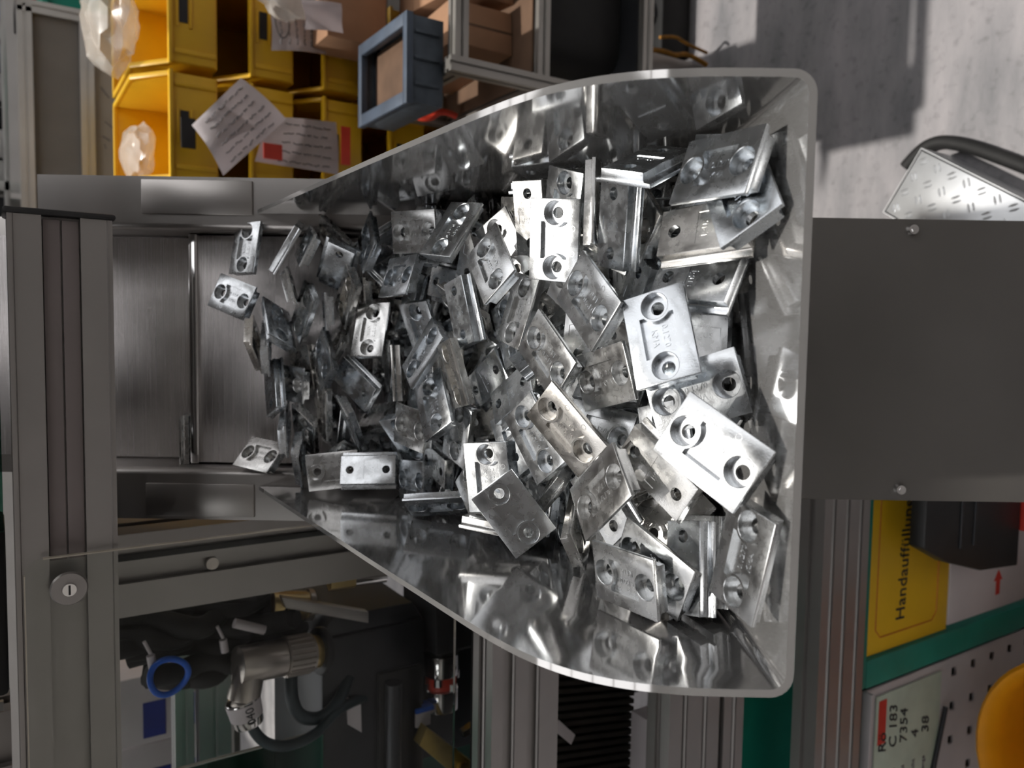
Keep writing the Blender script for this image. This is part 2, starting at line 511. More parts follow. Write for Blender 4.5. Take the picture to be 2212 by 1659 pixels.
def boolean(target, cut, op='DIFFERENCE'):
    md = target.modifiers.new('b', 'BOOLEAN'); md.operation = op; md.solver = 'EXACT'; md.object = cut
    dg = bpy.context.evaluated_depsgraph_get()
    me = bpy.data.meshes.new_from_object(target.evaluated_get(dg))
    target.modifiers.clear()
    old = target.data; target.data = me
    bpy.data.meshes.remove(old)
    bpy.data.objects.remove(cut)

def make_bracket_mesh():
    # section across the bracket: flange plate on top, block below with filleted shoulders
    sec = [(-17, 4), (17, 4), (17, 1.6), (14.6, 1.5)]
    for k in range(1, 5):
        a = R(90 * k / 4); sec.append((14.6 - 1.6 * math.sin(a), -.1 + 1.6 * math.cos(a)))
    sec += [(13, -3.6), (12.6, -4), (-12.6, -4), (-13, -3.6)]
    for k in range(4, 0, -1):
        a = R(90 * k / 4); sec.append((-14.6 + 1.6 * math.sin(a), -.1 + 1.6 * math.cos(a)))
    sec += [(-14.6, 1.5), (-17, 1.6)]
    bm = bmesh.new()
    add_prism(bm, sec, (0, 1, 0), (0, 0, 1), (-25, 0, 0), (50, 0, 0))
    bmesh.ops.bevel(bm, geom=[e for e in bm.edges if e.calc_face_angle(0) > R(50)], offset=.28, segments=2, profile=.5, affect='EDGES', clamp_overlap=True)
    body = cutter_obj(bm)
    HX = 16.5
    bm = bmesh.new()                                   # pocket between the counterbores
    add_box(bm, (0, 0, 4), (22.6, 18.4, 5.4))
    pocket = cutter_obj(bm)
    bm = bmesh.new()
    for s in (-1, 1): add_cyl(bm, (s * HX, 0, -2), (s * HX, 0, 9), 8.5, None, 40)
    boolean(pocket, cutter_obj(bm))
    boolean(body, pocket)
    for s in (-1, 1):
        bm = bmesh.new(); add_cyl(bm, (s * HX, 0, -1.0), (s * HX, 0, 3.7), 7.0, 7.15, 36); add_cyl(bm, (s * HX, 0, 3.7), (s * HX, 0, 4.6), 7.15, 8.05, 36)
        bmesh.ops.remove_doubles(bm, verts=bm.verts, dist=.001)
        bmesh.ops.delete(bm, geom=[f for f in bm.faces if abs(f.calc_center_median().z - 3.7) < 1e-3 and abs(f.normal.z) > .9], context='FACES_ONLY')
        boolean(body, cutter_obj(bm))
        bm = bmesh.new(); add_cyl(bm, (s * HX, 0, -6), (s * HX, 0, 6), 3.6, None, 28)
        boolean(body, cutter_obj(bm))
    bm = bmesh.new(); add_box(bm, (0, 0, -4), (7.6, 17.6, .7))   # framed field for the maker's name
    boolean(body, cutter_obj(bm))
    me = body.data
    bpy.data.objects.remove(body)
    bm = bmesh.new(); bm.from_mesh(me)
    # ejector marks
    for sx in (-1, 1):
        for sy in (-1, 1):
            r0, r1 = 1.45, 1.75
            v = []
            for k in range(14):
                a = 2 * math.pi * k / 14
                v.append((bm.verts.new((sx * 7.5 + r0 * math.cos(a), sy * 12.9 + r0 * math.sin(a), 4.04)), bm.verts.new((sx * 7.5 + r1 * math.cos(a), sy * 12.9 + r1 * math.sin(a), 4.04))))
            for k in range(14):
                (a, b), (c, d) = v[k], v[(k + 1) % 14]
                bm.faces.new((a, b, d, c))
    # raised lettering: maker's name on the block, mould marks in the pocket
    t = text_mesh('igus', 6.6, .5, 2); t.transform(Matrix.Translation((-.2, 0, -3.65)) @ Matrix.Rotation(R(90), 4, 'Z') @ Matrix.Rotation(R(180), 4, 'X'))
    bm.from_mesh(t); bpy.data.meshes.remove(t)
    for body_t, y in (('0.1270', 2.4), ('KMA', -3.4)):
        t = text_mesh(body_t, 4.6, .5, 2); t.transform(Matrix.Translation((0, y, 1.35))); bm.from_mesh(t); bpy.data.meshes.remove(t)
    bmesh.ops.triangulate(bm, faces=[f for f in bm.faces if len(f.verts) > 4])
    out = bpy.data.meshes.new('fixing_bracket')
    bm.transform(Matrix.Scale(K, 4)); bm.to_mesh(out); bm.free()
    for p in out.polygons: p.use_smooth = True
    out.set_sharp_from_angle(angle=R(28))
    out.materials.clear(); out.materials.append(M['zinc'])
    return out
BR = make_bracket_mesh()

POSES = [
(1,'A',(-0.0276,0.232,1.0468),(0.8409,0.1846,-0.0077,0.5088)),
(6,'A',(0.0197,0.2703,1.0416),(0.1826,-0.0986,0.2312,-0.9505)),
(5,'B',(0.0464,0.2711,1.0199),(0.118,0.6719,-0.7017,-0.2054)),
(7,'A',(0.0918,0.2415,1.038),(0.6828,-0.1391,0.1092,-0.7088)),
(2,'B',(-0.0456,0.2832,1.0286),(0.0408,-0.8899,-0.4464,-0.0847)),
(4,'B',(0.0212,0.2756,1.0101),(0.4991,-0.8594,-0.0156,0.1103)),
(10,'B',(0.0766,0.313,1.0338),(0.0339,0.993,-0.0996,0.0539)),
(15,'A',(0.0371,0.3144,1.0479),(0.8951,0.0114,0.0618,0.4414)),
(11,'A',(0.0722,0.3605,1.0371),(0.0639,-0.0648,-0.2161,0.9721)),
(17,'A',(-0.0297,0.3378,1.0431),(0.922,0.0641,-0.1655,0.3441)),
(23,'A',(-0.0714,0.2185,1.0396),(0.9889,-0.1093,0.0248,-0.0975)),
(24,'A',(-0.0993,0.2916,1.0392),(0.7003,-0.0433,-0.0479,0.7109)),
(19,'A',(-0.0892,0.4001,1.0365),(0.3049,0.1236,0.4573,-0.8262)),
(16,'A',(0.0083,0.3656,1.0363),(0.9079,0.0125,-0.0088,0.419)),
(18,'A',(-0.0391,0.3699,1.0406),(0.9497,0.0431,-0.0654,0.3031)),
(21,'A',(-0.0587,0.3055,1.0446),(0.4118,0.0282,0.0669,0.9084)),
(22,'A',(-0.0019,0.325,1.0277),(0.7837,0.0332,-0.0597,-0.6174)),
(25,'A',(-0.092,0.2812,1.0308),(0.8358,0.0021,-0.0731,0.5441)),
(26,'S',(-0.0928,0.2738,1.0166),(0.0812,0.1008,-0.9914,0.0213)),
(27,'S',(-0.093,0.2793,1.0014),(0.0742,0.0924,-0.9926,0.0275)),
(9,'A',(0.0813,0.2335,1.0329),(0.9388,0.0648,0.1712,0.2918)),
(8,'B',(0.1035,0.2966,1.03),(0.1907,-0.8161,-0.0022,0.5456)),
(3,'B',(-0.0359,0.29,1.0188),(0.022,0.1233,-0.9892,-0.0763)),
(12,'B',(0.0904,0.4056,1.0226),(0.1277,-0.9846,0.0544,-0.1058)),
(13,'S',(0.1118,0.4106,1.0053),(0.5796,-0.4257,-0.6242,0.3054)),
(14,'S',(0.0885,0.3382,1.0272),(0.0107,0.0413,-0.8812,0.4708)),
(81,'A',(0.0339,0.4168,1.022),(0.1056,0.0977,0.034,0.989)),
(20,'A',(-0.0723,0.4326,1.034),(0.0521,0.0158,0.2776,-0.9591)),
(48,'A',(0.0619,0.4203,1.0409),(0.9157,0.0956,0.1093,0.3747)),
(46,'A',(0.0873,0.4754,1.0391),(0.9469,0.1362,0.2904,-0.0205)),
(44,'B',(0.0334,0.4641,1.0374),(0.0196,-0.9907,-0.1267,-0.0463)),
(43,'A',(0.0069,0.5303,0.9863),(0.9197,-0.0327,0.1425,-0.3643)),
(42,'B',(-0.012,0.4677,1.0138),(0.0845,-0.8696,0.4852,-0.0342)),
(40,'B',(-0.0403,0.4805,1.0023),(0.2162,-0.7528,0.6198,0.0477)),
(39,'A',(-0.032,0.5014,1.0375),(0.3039,-0.0863,0.109,-0.9425)),
(38,'A',(-0.0515,0.5356,1.0387),(0.7339,0.0249,-0.0115,0.6787)),
(52,'A',(0.0198,0.6022,1.0431),(0.0574,-0.1398,0.2643,-0.9525)),
(57,'B',(-0.0246,0.6251,1.0469),(0.0905,-0.4595,0.8672,0.1694)),
(50,'A',(0.0592,0.5375,1.0482),(0.6893,0.1188,0.1072,0.7066)),
(47,'A',(0.0922,0.5286,1.0403),(0.7151,0.0709,-0.1462,0.6799)),
(36,'B',(-0.0937,0.6012,1.0461),(0.217,-0.6875,0.555,0.4151)),
(33,'B',(-0.0809,0.5353,1.0177),(0.0062,0.636,-0.7693,0.061)),
(58,'A',(0.0884,0.705,1.1146),(0.0318,-0.0991,0.2177,-0.9704)),
(59,'S',(0.0898,0.6801,1.0882),(0.2277,-0.2058,-0.9364,0.1699)),
(62,'B',(-0.0166,0.6807,1.0729),(0.2384,-0.9683,-0.049,-0.0558)),
(69,'B',(-0.0593,0.6586,1.0532),(0.0984,-0.9824,0.1576,-0.0204)),
(66,'A',(-0.0667,0.6682,1.0752),(0.3213,-0.1902,-0.1272,0.9189)),
(65,'S',(-0.0651,0.6743,1.0925),(0.0909,0.5397,-0.819,0.1725)),
(64,'A',(-0.0905,0.6912,1.1077),(0.611,0.3851,0.1118,0.6825)),
(67,'S',(-0.0912,0.6676,1.0817),(0.0679,0.3653,0.8978,-0.2366)),
(53,'B',(0.0415,0.5825,1.0184),(0.0198,-0.9776,-0.1085,0.1792)),
(55,'A',(0.004,0.5094,1.042),(0.951,-0.0472,0.1602,-0.2601)),
(54,'A',(0.014,0.6218,1.0067),(0.6731,-0.0179,0.1712,-0.7192)),
(56,'A',(-0.0075,0.4675,1.0401),(0.9832,-0.1026,-0.109,0.1041)),
(49,'B',(0.0927,0.4901,0.9784),(0.2085,-0.2698,0.9223,-0.1818)),
(51,'A',(0.0619,0.6236,1.0185),(0.6628,0.1792,-0.0918,0.7213)),
(45,'B',(0.0547,0.5234,1.0128),(0.0607,-0.6345,0.7622,0.1133)),
(41,'A',(-0.0493,0.5271,0.9934),(0.1124,0.074,0.1753,-0.9753)),
(82,'B',(0.0267,0.4442,0.9672),(0.1039,-0.9667,-0.2175,-0.0863)),
(29,'A',(-0.0766,0.3085,0.9953),(0.3232,0.1306,-0.1669,0.9223)),
(31,'S',(-0.1029,0.4257,1.0294),(0.6614,-0.3225,-0.5906,0.3313)),
(32,'A',(-0.1044,0.509,1.0314),(0.6716,-0.0269,-0.5913,0.4455)),
(77,'A',(0.0464,0.7097,1.125),(0.5957,0.0607,0.2885,-0.7471)),
(61,'B',(0.0734,0.6398,1.0585),(0.3982,-0.8246,0.3441,-0.2077)),
(70,'A',(-0.0761,0.6492,1.0246),(0.6359,0.2865,-0.446,0.5609)),
(71,'B',(-0.0528,0.6234,1.0276),(0.1771,0.7435,-0.5887,-0.2631)),
(74,'A',(0.001,0.6561,1.0547),(0.3415,0.1361,0.1086,0.9236)),
(761,'S',(0.0234,0.6795,1.0974),(0.1488,-0.3577,0.7998,-0.4585)),
(763,'S',(0.0049,0.6825,1.1057),(0.0677,0.4619,-0.8708,0.154)),
(764,'S',(0.006,0.6878,1.1141),(0.1414,0.4418,0.8669,-0.1825)),
(84,'A',(0.0498,0.3098,1.0027),(0.1343,0.0362,0.2076,0.9683)),
(85,'B',(0.1,0.3771,0.9437),(0.1121,0.6421,-0.7574,0.0388)),
(86,'S',(0.0934,0.3357,0.9843),(0.6478,-0.0558,-0.759,-0.0339)),
(88,'A',(-0.0041,0.3395,0.9648),(0.6852,-0.0268,-0.0465,-0.7263)),
(90,'S',(-0.0944,0.3728,1.0088),(0.1289,0.481,-0.7481,0.4386)),
(91,'S',(-0.0681,0.3879,1.0115),(0.0744,-0.4801,-0.7874,0.3795)),
(1000,'F',(0.03,0.4662,0.939),(0.9603,-0.0291,0.1141,-0.2528)),
(1001,'F',(0.0733,0.6079,1.0283),(0.1608,0.4636,-0.7525,-0.4392)),
(1002,'F',(-0.0691,0.4732,0.9613),(0.373,-0.6447,-0.5607,-0.3616)),
(1003,'F',(-0.026,0.4477,0.9435),(0.0177,0.2427,-0.9455,-0.2165)),
(1004,'F',(0.0948,0.6561,1.0523),(0.4027,0.2022,-0.0601,-0.8907)),
(1005,'F',(0.0578,0.5489,0.9708),(0.0697,-0.0051,-0.0482,-0.9964)),
(1006,'F',(-0.049,0.4084,1.0181),(0.1184,-0.8917,0.4362,0.0244)),
(1007,'F',(-0.0862,0.4699,1.0204),(0.8479,0.0734,0.1523,0.5025)),
(1008,'F',(-0.0471,0.3695,0.9491),(0.1842,0.9762,-0.0068,-0.1138)),
(1009,'F',(0.042,0.4128,0.9984),(0.5209,-0.0675,-0.0803,0.8472)),
(1010,'F',(-0.0262,0.5011,0.9882),(0.3145,0.0136,0.0248,-0.9488)),
(1011,'F',(-0.082,0.5867,0.997),(0.0684,-0.5446,0.8221,0.1511)),
(1012,'F',(0.0589,0.5432,0.9868),(0.9204,0.0284,0.023,0.3893)),
(1013,'F',(-0.0117,0.4215,0.9897),(0.2989,-0.0925,0.3595,0.8791)),
(1014,'F',(-0.0093,0.6066,0.9666),(0.9835,-0.0296,0.1086,-0.1417)),
(1015,'F',(0.0692,0.454,0.9622),(0.4115,0.0343,-0.3183,0.8533)),
(1016,'F',(0.0899,0.5398,0.9516),(0.0012,-0.5763,-0.8087,0.1181)),
(1017,'F',(-0.0196,0.2803,1.0064),(0.0008,0.8695,0.4868,-0.0835)),
(1018,'F',(0.0153,0.6099,0.9802),(0.4552,0.2665,-0.1433,0.8374)),
(1019,'F',(-0.0149,0.5921,1.0241),(0.0638,0.0196,-0.2888,-0.955)),
(1020,'F',(0.0519,0.3614,0.9569),(0.1665,-0.0579,0.1457,0.9735)),
(1021,'F',(-0.0084,0.6336,1.0208),(0.9921,0.1087,-0.0279,-0.0555)),
(1022,'F',(-0.0022,0.5072,1.0202),(0.1329,0.9908,0.0211,-0.0144)),
(1023,'F',(0.0226,0.3621,1.0156),(0.1398,0.0975,-0.9784,-0.117)),
(1024,'F',(-0.0927,0.4317,0.9983),(0.6444,-0.0133,-0.0208,-0.7643)),
(1025,'F',(0.0435,0.5883,0.9532),(0.7823,0.0012,0.1095,0.6132)),
(1026,'F',(-0.072,0.336,1.0188),(0.0322,-0.375,0.9256,0.0405)),
(1027,'F',(0.076,0.4861,1.0162),(0.0472,0.2121,0.9708,0.1016)),
(1028,'F',(-0.0941,0.4808,0.9945),(0.8465,-0.081,-0.0232,-0.5256)),
(1029,'F',(0.0666,0.4065,0.9482),(0.4158,-0.1061,0.1636,0.8883)),
(1030,'F',(0.0684,0.3401,0.9886),(0.0259,-0.7629,-0.6426,0.0656)),
(1031,'F',(-0.0923,0.5305,0.9736),(0.9659,-0.1931,0.0244,-0.171)),
(1032,'F',(-0.0399,0.5228,0.9557),(0.2291,-0.9008,-0.3324,0.1601)),
(1033,'F',(0.0686,0.2581,1.0276),(0.2132,-0.6439,-0.7341,0.032)),
(1034,'F',(-0.044,0.5771,1.0006),(0.9524,0.0156,0.0074,-0.3044)),
(1035,'F',(-0.0139,0.3298,0.9747),(0.3794,0.0672,-0.1391,-0.9123)),
(1036,'F',(-0.0109,0.4544,0.9842),(0.212,0.2786,-0.8982,0.2658)),
(1037,'F',(0.0926,0.3773,0.9818),(0.0839,0.0789,-0.9901,-0.0808)),
(1038,'F',(-0.0281,0.5658,0.9648),(0.7908,-0.2738,-0.1226,0.5336)),
(1039,'F',(-0.0239,0.5133,0.9599),(0.9113,-0.0595,0.2719,-0.3034)),
(1040,'F',(0.0047,0.5364,0.9401),(0.4406,0.451,-0.6883,0.3587)),
(1041,'F',(0.0295,0.5787,1.0018),(0.2763,0.9451,0.0302,-0.172)),
(1042,'F',(-0.0332,0.3757,0.9832),(0.215,-0.8297,-0.4749,0.1998)),
(1043,'F',(0.0304,0.3381,0.9922),(0.4987,0.2216,0.1132,0.8303)),
(1044,'F',(-0.0615,0.5824,0.9656),(0.315,-0.0241,-0.0434,0.9478)),
(1045,'F',(-0.0655,0.3874,0.9677),(0.6169,-0.5152,0.3081,0.509)),
(1046,'F',(-0.0625,0.3505,0.9728),(0.0408,-0.7871,0.6153,-0.012)),
(1047,'F',(-0.0964,0.6214,1.0221),(0.422,0.2267,0.786,-0.3908)),
(1048,'F',(-0.0079,0.4086,0.9571),(0.6516,0.0881,-0.2811,-0.699)),
(1049,'F',(-0.0354,0.6318,1.0079),(0.9914,-0.0081,0.1253,0.0367)),
(1050,'F',(-0.0387,0.3298,0.9992),(0.0162,0.5584,-0.8293,0.0127)),
(1051,'F',(0.0496,0.602,0.9842),(0.9836,0.1684,-0.0519,0.0373)),
(1052,'F',(0.0659,0.511,0.9766),(0.6708,-0.1475,-0.0288,0.7263)),
(1053,'F',(-0.051,0.4358,1.0106),(0.9409,0.1506,0.0695,0.2951)),
(1054,'F',(-0.0226,0.5393,1.0152),(0.0695,-0.0143,-0.1293,-0.9891)),
(1055,'F',(0.047,0.4204,0.9852),(0.377,0.0222,-0.0602,-0.924)),
(1056,'F',(-0.0887,0.3349,0.9868),(0.115,-0.2827,-0.9522,-0.0141)),
(1057,'F',(0.0394,0.3891,0.938),(0.4874,-0.1403,0.0162,-0.8617)),
(1058,'F',(-0.0773,0.5545,0.95),(0.0536,0.5733,0.8131,-0.0857)),
(1059,'F',(0.0948,0.5721,1.0146),(0.0358,0.9967,0.0277,-0.0678)),
(1060,'F',(-0.09,0.3682,0.9626),(0.1902,-0.5321,-0.8231,-0.0576)),
(1061,'F',(-0.0579,0.4206,0.9627),(0.0734,-0.1067,0.95,0.2842)),
(1062,'F',(0.0912,0.5176,0.989),(0.1972,0.9228,0.317,-0.0955)),
(1063,'F',(-0.0071,0.4908,1.0016),(0.2834,0.0099,-0.1906,0.9398)),
(1064,'F',(0.0426,0.4961,0.9548),(0.5627,0.0037,-0.1621,0.8106)),
(1065,'F',(0.0146,0.5386,1.0056),(0.0853,-0.7892,0.6082,0.0072)),
(1066,'F',(0.04,0.3239,1.0108),(0.1415,0.9551,-0.26,-0.0138)),
(1067,'F',(0.0752,0.4433,1.0167),(0.9582,0.1342,-0.0834,0.2384)),
(1068,'F',(-0.0068,0.3454,1.0075),(0.1699,0.7128,-0.6289,-0.26)),
(1069,'F',(0.0014,0.491,0.9775),(0.4599,-0.0389,0.0026,0.8871)),
(1070,'F',(-0.0812,0.4256,0.9436),(0.7783,0.1084,-0.3341,0.5205)),
(1071,'F',(-0.0335,0.5101,0.9404),(0.0555,0.8894,-0.451,-0.049)),
(1072,'F',(0.0926,0.3753,1.02),(0.1471,-0.0599,-0.0351,0.9867)),
(1073,'F',(0.0582,0.4632,1.0032),(0.0204,-0.2751,0.9609,0.0253)),
(1074,'F',(0.0162,0.5129,0.9388),(0.0874,-0.9911,0.0817,-0.0593)),
(1075,'F',(0.0939,0.4894,0.9407),(0.0403,-0.31,0.0839,0.9462)),
(1076,'F',(0.0094,0.3902,1.0058),(0.0916,0.8322,-0.4389,-0.3263)),
(1077,'F',(0.0982,0.6071,0.9932),(0.031,0.7578,0.3029,0.5771)),
(1078,'F',(0.0091,0.4402,0.9991),(0.9552,-0.169,0.0813,0.2289)),
(1079,'F',(-0.0253,0.6475,1.0384),(0.1187,-0.3003,0.935,0.1465)),
(1080,'F',(-0.0297,0.4726,0.9691),(0.2307,-0.7051,-0.6601,0.118)),
(1081,'F',(0.075,0.5603,1.0033),(0.5311,0.0109,0.0408,-0.8462)),
(1082,'F',(0.0322,0.3836,0.9635),(0.8168,-0.0664,0.0249,-0.5726)),
(1083,'F',(-0.0467,0.415,0.9453),(0.3008,-0.747,0.5838,-0.1033)),
(1084,'F',(0.0355,0.4908,1.0202),(0.3907,0.2994,-0.1874,-0.8501)),
(1085,'F',(-0.0299,0.571,1.0173),(0.0102,0.9979,-0.0612,0.0185)),
(1086,'F',(0.0367,0.5447,0.9611),(0.0106,-0.9926,0.0323,0.1169)),
(1087,'F',(-0.0392,0.5806,0.9464),(0.0154,-0.573,0.8168,0.0653)),
(1088,'F',(-0.0332,0.5382,0.9822),(0.7708,0.0034,-0.0329,0.6362)),
(1089,'F',(0.091,0.5436,1.0228),(0.9012,0.381,0.2068,-0.0032)),
(1090,'F',(-0.0855,0.5598,0.9794),(0.8886,-0.0418,0.0897,-0.4478)),
(1091,'F',(0.0913,0.4175,0.9714),(0.0153,0.2965,-0.9457,-0.1323)),
(1092,'F',(0.0333,0.4834,0.9908),(0.1875,0.0186,-0.0664,-0.9798)),
(1093,'F',(-0.0602,0.6093,0.9815),(0.7049,0.0028,0.0086,0.7093)),
(1094,'F',(0.0739,0.3483,1.0069),(0.8132,0.0425,0.0276,0.5798)),
(1095,'F',(-0.0759,0.4124,0.9812),(0.8543,-0.0669,-0.0264,0.5148)),
(1096,'F',(0.0504,0.6404,1.0369),(0.7305,-0.0854,0.0205,0.6773)),
(1097,'F',(-0.0956,0.412,0.9879),(0.0061,0.0455,-0.1087,-0.993)),
(1098,'F',(0.0715,0.4046,0.9863),(0.3343,-0.0464,0.9406,0.0365)),
(1099,'F',(-0.0852,0.547,1.0052),(0.0641,-0.236,-0.9694,0.0224)),
(1100,'F',(0.0188,0.6407,1.0335),(0.0025,-0.7694,-0.6354,0.0661)),
(1101,'F',(0.0359,0.6581,1.06),(0.6956,-0.0856,-0.1188,-0.7034)),
(1102,'F',(-0.0627,0.4504,0.9848),(0.8331,0.3623,-0.4171,-0.025)),
(1103,'F',(0.0074,0.5879,0.9431),(0.9909,-0.0528,-0.0541,-0.111)),
(1104,'F',(0.0562,0.3699,0.9745),(0.0288,-0.998,-0.049,0.0283)),
(1105,'F',(0.0894,0.4409,0.9479),(0.146,-0.4305,-0.0581,0.8888)),
(1106,'F',(-0.0215,0.3853,1.0046),(0.0333,-0.0652,-0.9964,-0.0422)),
(1107,'F',(-0.0072,0.3132,0.9881),(0.0192,0.3907,-0.9191,-0.0471)),
(1108,'F',(0.016,0.4241,0.9487),(0.05,-0.4462,0.8933,0.018)),
(1109,'F',(-0.0186,0.426,1.0199),(0.0688,-0.478,-0.8741,0.0518)),
(1110,'F',(0.0503,0.4609,0.9882),(0.9837,-0.1131,-0.1177,-0.0752)),
(1111,'F',(-0.0912,0.5141,0.9642),(0.5027,0.0279,0.0651,0.8616)),
(1112,'F',(0.0524,0.3184,0.9787),(0.4879,-0.0185,-0.217,-0.8453)),
(1113,'F',(-0.093,0.4993,0.9377),(0.1649,0.1978,0.9637,-0.0705)),
(1114,'F',(-0.085,0.4818,1.0079),(0.9666,-0.0449,0.0716,0.2419)),
(1115,'F',(-0.0345,0.3408,1.0191),(0.6642,-0.035,0.1926,-0.7215)),
(1116,'F',(0.0531,0.533,0.9451),(0.056,-0.6222,-0.7793,0.0486)),
(1117,'F',(-0.0645,0.5743,1.0232),(0.0191,0.3174,0.2501,-0.9145)),
(1118,'F',(0.0894,0.5888,0.9461),(0.0835,-0.1344,-0.0567,-0.9858)),
(1119,'F',(0.0982,0.3761,0.9641),(0.6189,0.1579,0.0908,0.764)),
(1120,'F',(-0.0057,0.2609,1.0275),(0.7965,0.1631,0.1693,-0.557)),
(1121,'F',(0.0021,0.361,0.9825),(0.0793,0.8632,-0.4971,0.0398)),
(1122,'F',(-0.0212,0.5797,1.0085),(0.8184,-0.0076,-0.0175,0.5744)),
(1123,'F',(0.0154,0.3113,1.0199),(0.0811,0.8488,0.4944,0.1692)),
(1124,'F',(-0.0088,0.5632,0.9597),(0.497,-0.2103,0.033,0.8413)),
(1125,'F',(0.0126,0.5459,0.9765),(0.0707,-0.7228,0.6739,0.1358)),
(1126,'F',(0.0043,0.3749,0.9391),(0.2397,-0.1818,-0.0354,-0.953)),
(1127,'F',(0.0266,0.4921,0.9688),(0.7723,0.0129,-0.1612,0.6143)),
(1128,'F',(-0.0966,0.353,0.9779),(0.6753,-0.0384,0.1535,-0.7203)),
(1129,'F',(-0.0846,0.5229,0.9468),(0.0578,0.5164,0.8327,-0.1913)),
(1130,'F',(0.0876,0.2984,0.995),(0.7229,-0.0217,0.2197,0.6547)),
(1131,'F',(-0.0938,0.6483,1.0427),(0.3674,-0.7785,-0.1168,-0.4954)),
(1132,'F',(0.0481,0.5791,0.94),(0.588,-0.1408,-0.0034,0.7965)),
(1133,'F',(0.0805,0.5968,0.9692),(0.0934,0.8094,-0.5506,-0.1815)),
(1134,'F',(-0.092,0.3862,0.939),(0.5242,0.028,0.0001,0.8512)),
(1135,'F',(0.0569,0.4833,0.9376),(0.9244,0.2285,-0.2496,0.1762)),
(1136,'F',(0.0715,0.3782,1.0013),(0.9856,0.1414,0.0227,0.0897)),
(1137,'F',(-0.0352,0.3496,0.9625),(0.5882,-0.0488,0.0371,-0.8064)),
(1138,'F',(-0.0238,0.6069,0.9848),(0.8869,0.0659,-0.2835,-0.3588)),
(1139,'F',(-0.0296,0.4676,0.9405),(0.5989,0.2333,-0.1174,0.757)),
(1140,'F',(-0.0915,0.3482,1.0052),(0.2024,0.0015,-0.0005,-0.9793)),
(1141,'F',(0.0742,0.4365,0.9787),(0.0511,-0.072,0.9923,-0.0865)),
(1142,'F',(0.0323,0.624,1.0172),(0.7492,0.0386,-0.0009,0.6612)),
(1143,'F',(0.091,0.578,0.9946),(0.031,0.259,0.9637,-0.0565)),
(1144,'F',(0.0878,0.5408,0.9629),(0.0629,0.9759,-0.2028,0.0503)),
(1145,'F',(-0.0792,0.5975,0.9544),(0.9714,0.0708,-0.0713,0.2152)),
(1146,'F',(0.0226,0.4417,1.0118),(0.966,-0.0035,0.0187,0.2579)),
(1147,'F',(0.0836,0.3163,1.0163),(0.3891,-0.0439,-0.1015,-0.9145)),
(1148,'F',(-0.0529,0.3192,1.0088),(0.0168,0.836,-0.5481,0.0211)),
(1149,'F',(-0.0515,0.4954,1.0206),(0.1491,-0.0252,-0.0259,0.9882)),
(1150,'F',(0.0084,0.5658,0.9966),(0.0786,-0.1629,-0.9835,0.0029)),
(1151,'F',(0.0916,0.5023,1.0078),(0.9815,0.0096,0.0057,0.1911)),
(1152,'F',(-0.0984,0.477,0.9561),(0.7974,0.3626,-0.3633,-0.3171)),
(1153,'F',(0.0936,0.4393,1.0058),(0.655,0.0513,-0.0148,-0.7537)),
(1154,'F',(-0.097,0.5635,1.0234),(0.6674,-0.0008,0.0041,0.7447)),
(1155,'F',(0.0571,0.6193,0.9986),(0.9283,-0.0086,-0.0152,0.3713)),
(1156,'F',(-0.0932,0.3753,0.9503),(0.0505,-0.6645,-0.7356,-0.122)),
(1157,'F',(-0.0946,0.6133,0.9908),(0.081,-0.6307,0.7718,-0.0061)),
(1158,'F',(-0.0906,0.607,0.9753),(0.2733,-0.7799,-0.5543,0.0991)),
(1159,'F',(-0.006,0.3913,0.9919),(0.9928,-0.0372,0.0929,0.0654)),
(1160,'F',(0.0967,0.4535,0.9894),(0.8124,-0.0262,-0.0249,-0.582)),
(1161,'F',(0.0575,0.5908,0.963),(0.0831,0.4491,-0.8877,0.0576)),
(1162,'F',(-0.0135,0.4132,0.9739),(0.055,0.0061,0.0379,0.9977)),
(1163,'F',(0.0926,0.2702,1.0128),(0.0988,0.0439,0.0361,0.9935)),
(1164,'F',(0.0961,0.5335,0.9388),(0.5706,-0.0415,0.0469,0.8188)),
(1165,'F',(0.0944,0.4842,0.9635),(0.0445,-0.811,-0.5815,0.0458)),
(1166,'F',(-0.049,0.3218,0.9817),(0.4669,0.0087,0.0104,-0.8842)),
(1167,'F',(-0.0428,0.5975,0.993),(0.6791,-0.0064,-0.0256,0.7335)),
(1168,'F',(0.0673,0.4198,0.9586),(0.1652,-0.0876,-0.1547,0.9701)),
(1169,'F',(0.0919,0.5653,0.9794),(0.9033,0.0258,0.0423,-0.4262)),
(1170,'F',(0.0909,0.6426,1.0179),(0.6217,-0.6207,0.4523,0.1538)),
(1171,'F',(0.0126,0.393,1.0197),(0.0524,0.902,-0.1927,-0.3829)),
(1172,'F',(0.0217,0.5499,1.023),(0.0099,0.1863,0.1582,-0.9696)),
(1173,'F',(-0.0835,0.6072,1.0144),(0.1081,0.9665,0.2094,0.1018)),
(1174,'F',(0.0124,0.4697,0.9543),(0.2401,0.0023,0.0096,0.9707)),
(1175,'F',(0.0459,0.3615,1.0197),(0.4985,0.0014,-0.0007,-0.8669)),
(1176,'F',(0.0843,0.5772,1.0237),(0.9163,0.0267,0.1019,0.3865)),
(1177,'F',(0.0473,0.5183,1.0006),(0.0048,0.6013,-0.7985,-0.0295)),
(1178,'F',(0.0093,0.5578,0.945),(0.016,0.9907,-0.1336,0.0179)),
(1179,'F',(0.0126,0.3793,0.9543),(0.5447,-0.0188,0.0841,-0.8342)),
(1180,'F',(-0.0863,0.4604,0.9354),(0.047,0.3143,0.9482,0.0007)),
(1181,'F',(-0.0886,0.5308,0.9941),(0.0753,-0.7206,-0.6882,0.0369)),
(1182,'F',(0.0571,0.674,1.0887),(0.2229,0.7199,0.6566,-0.0314)),
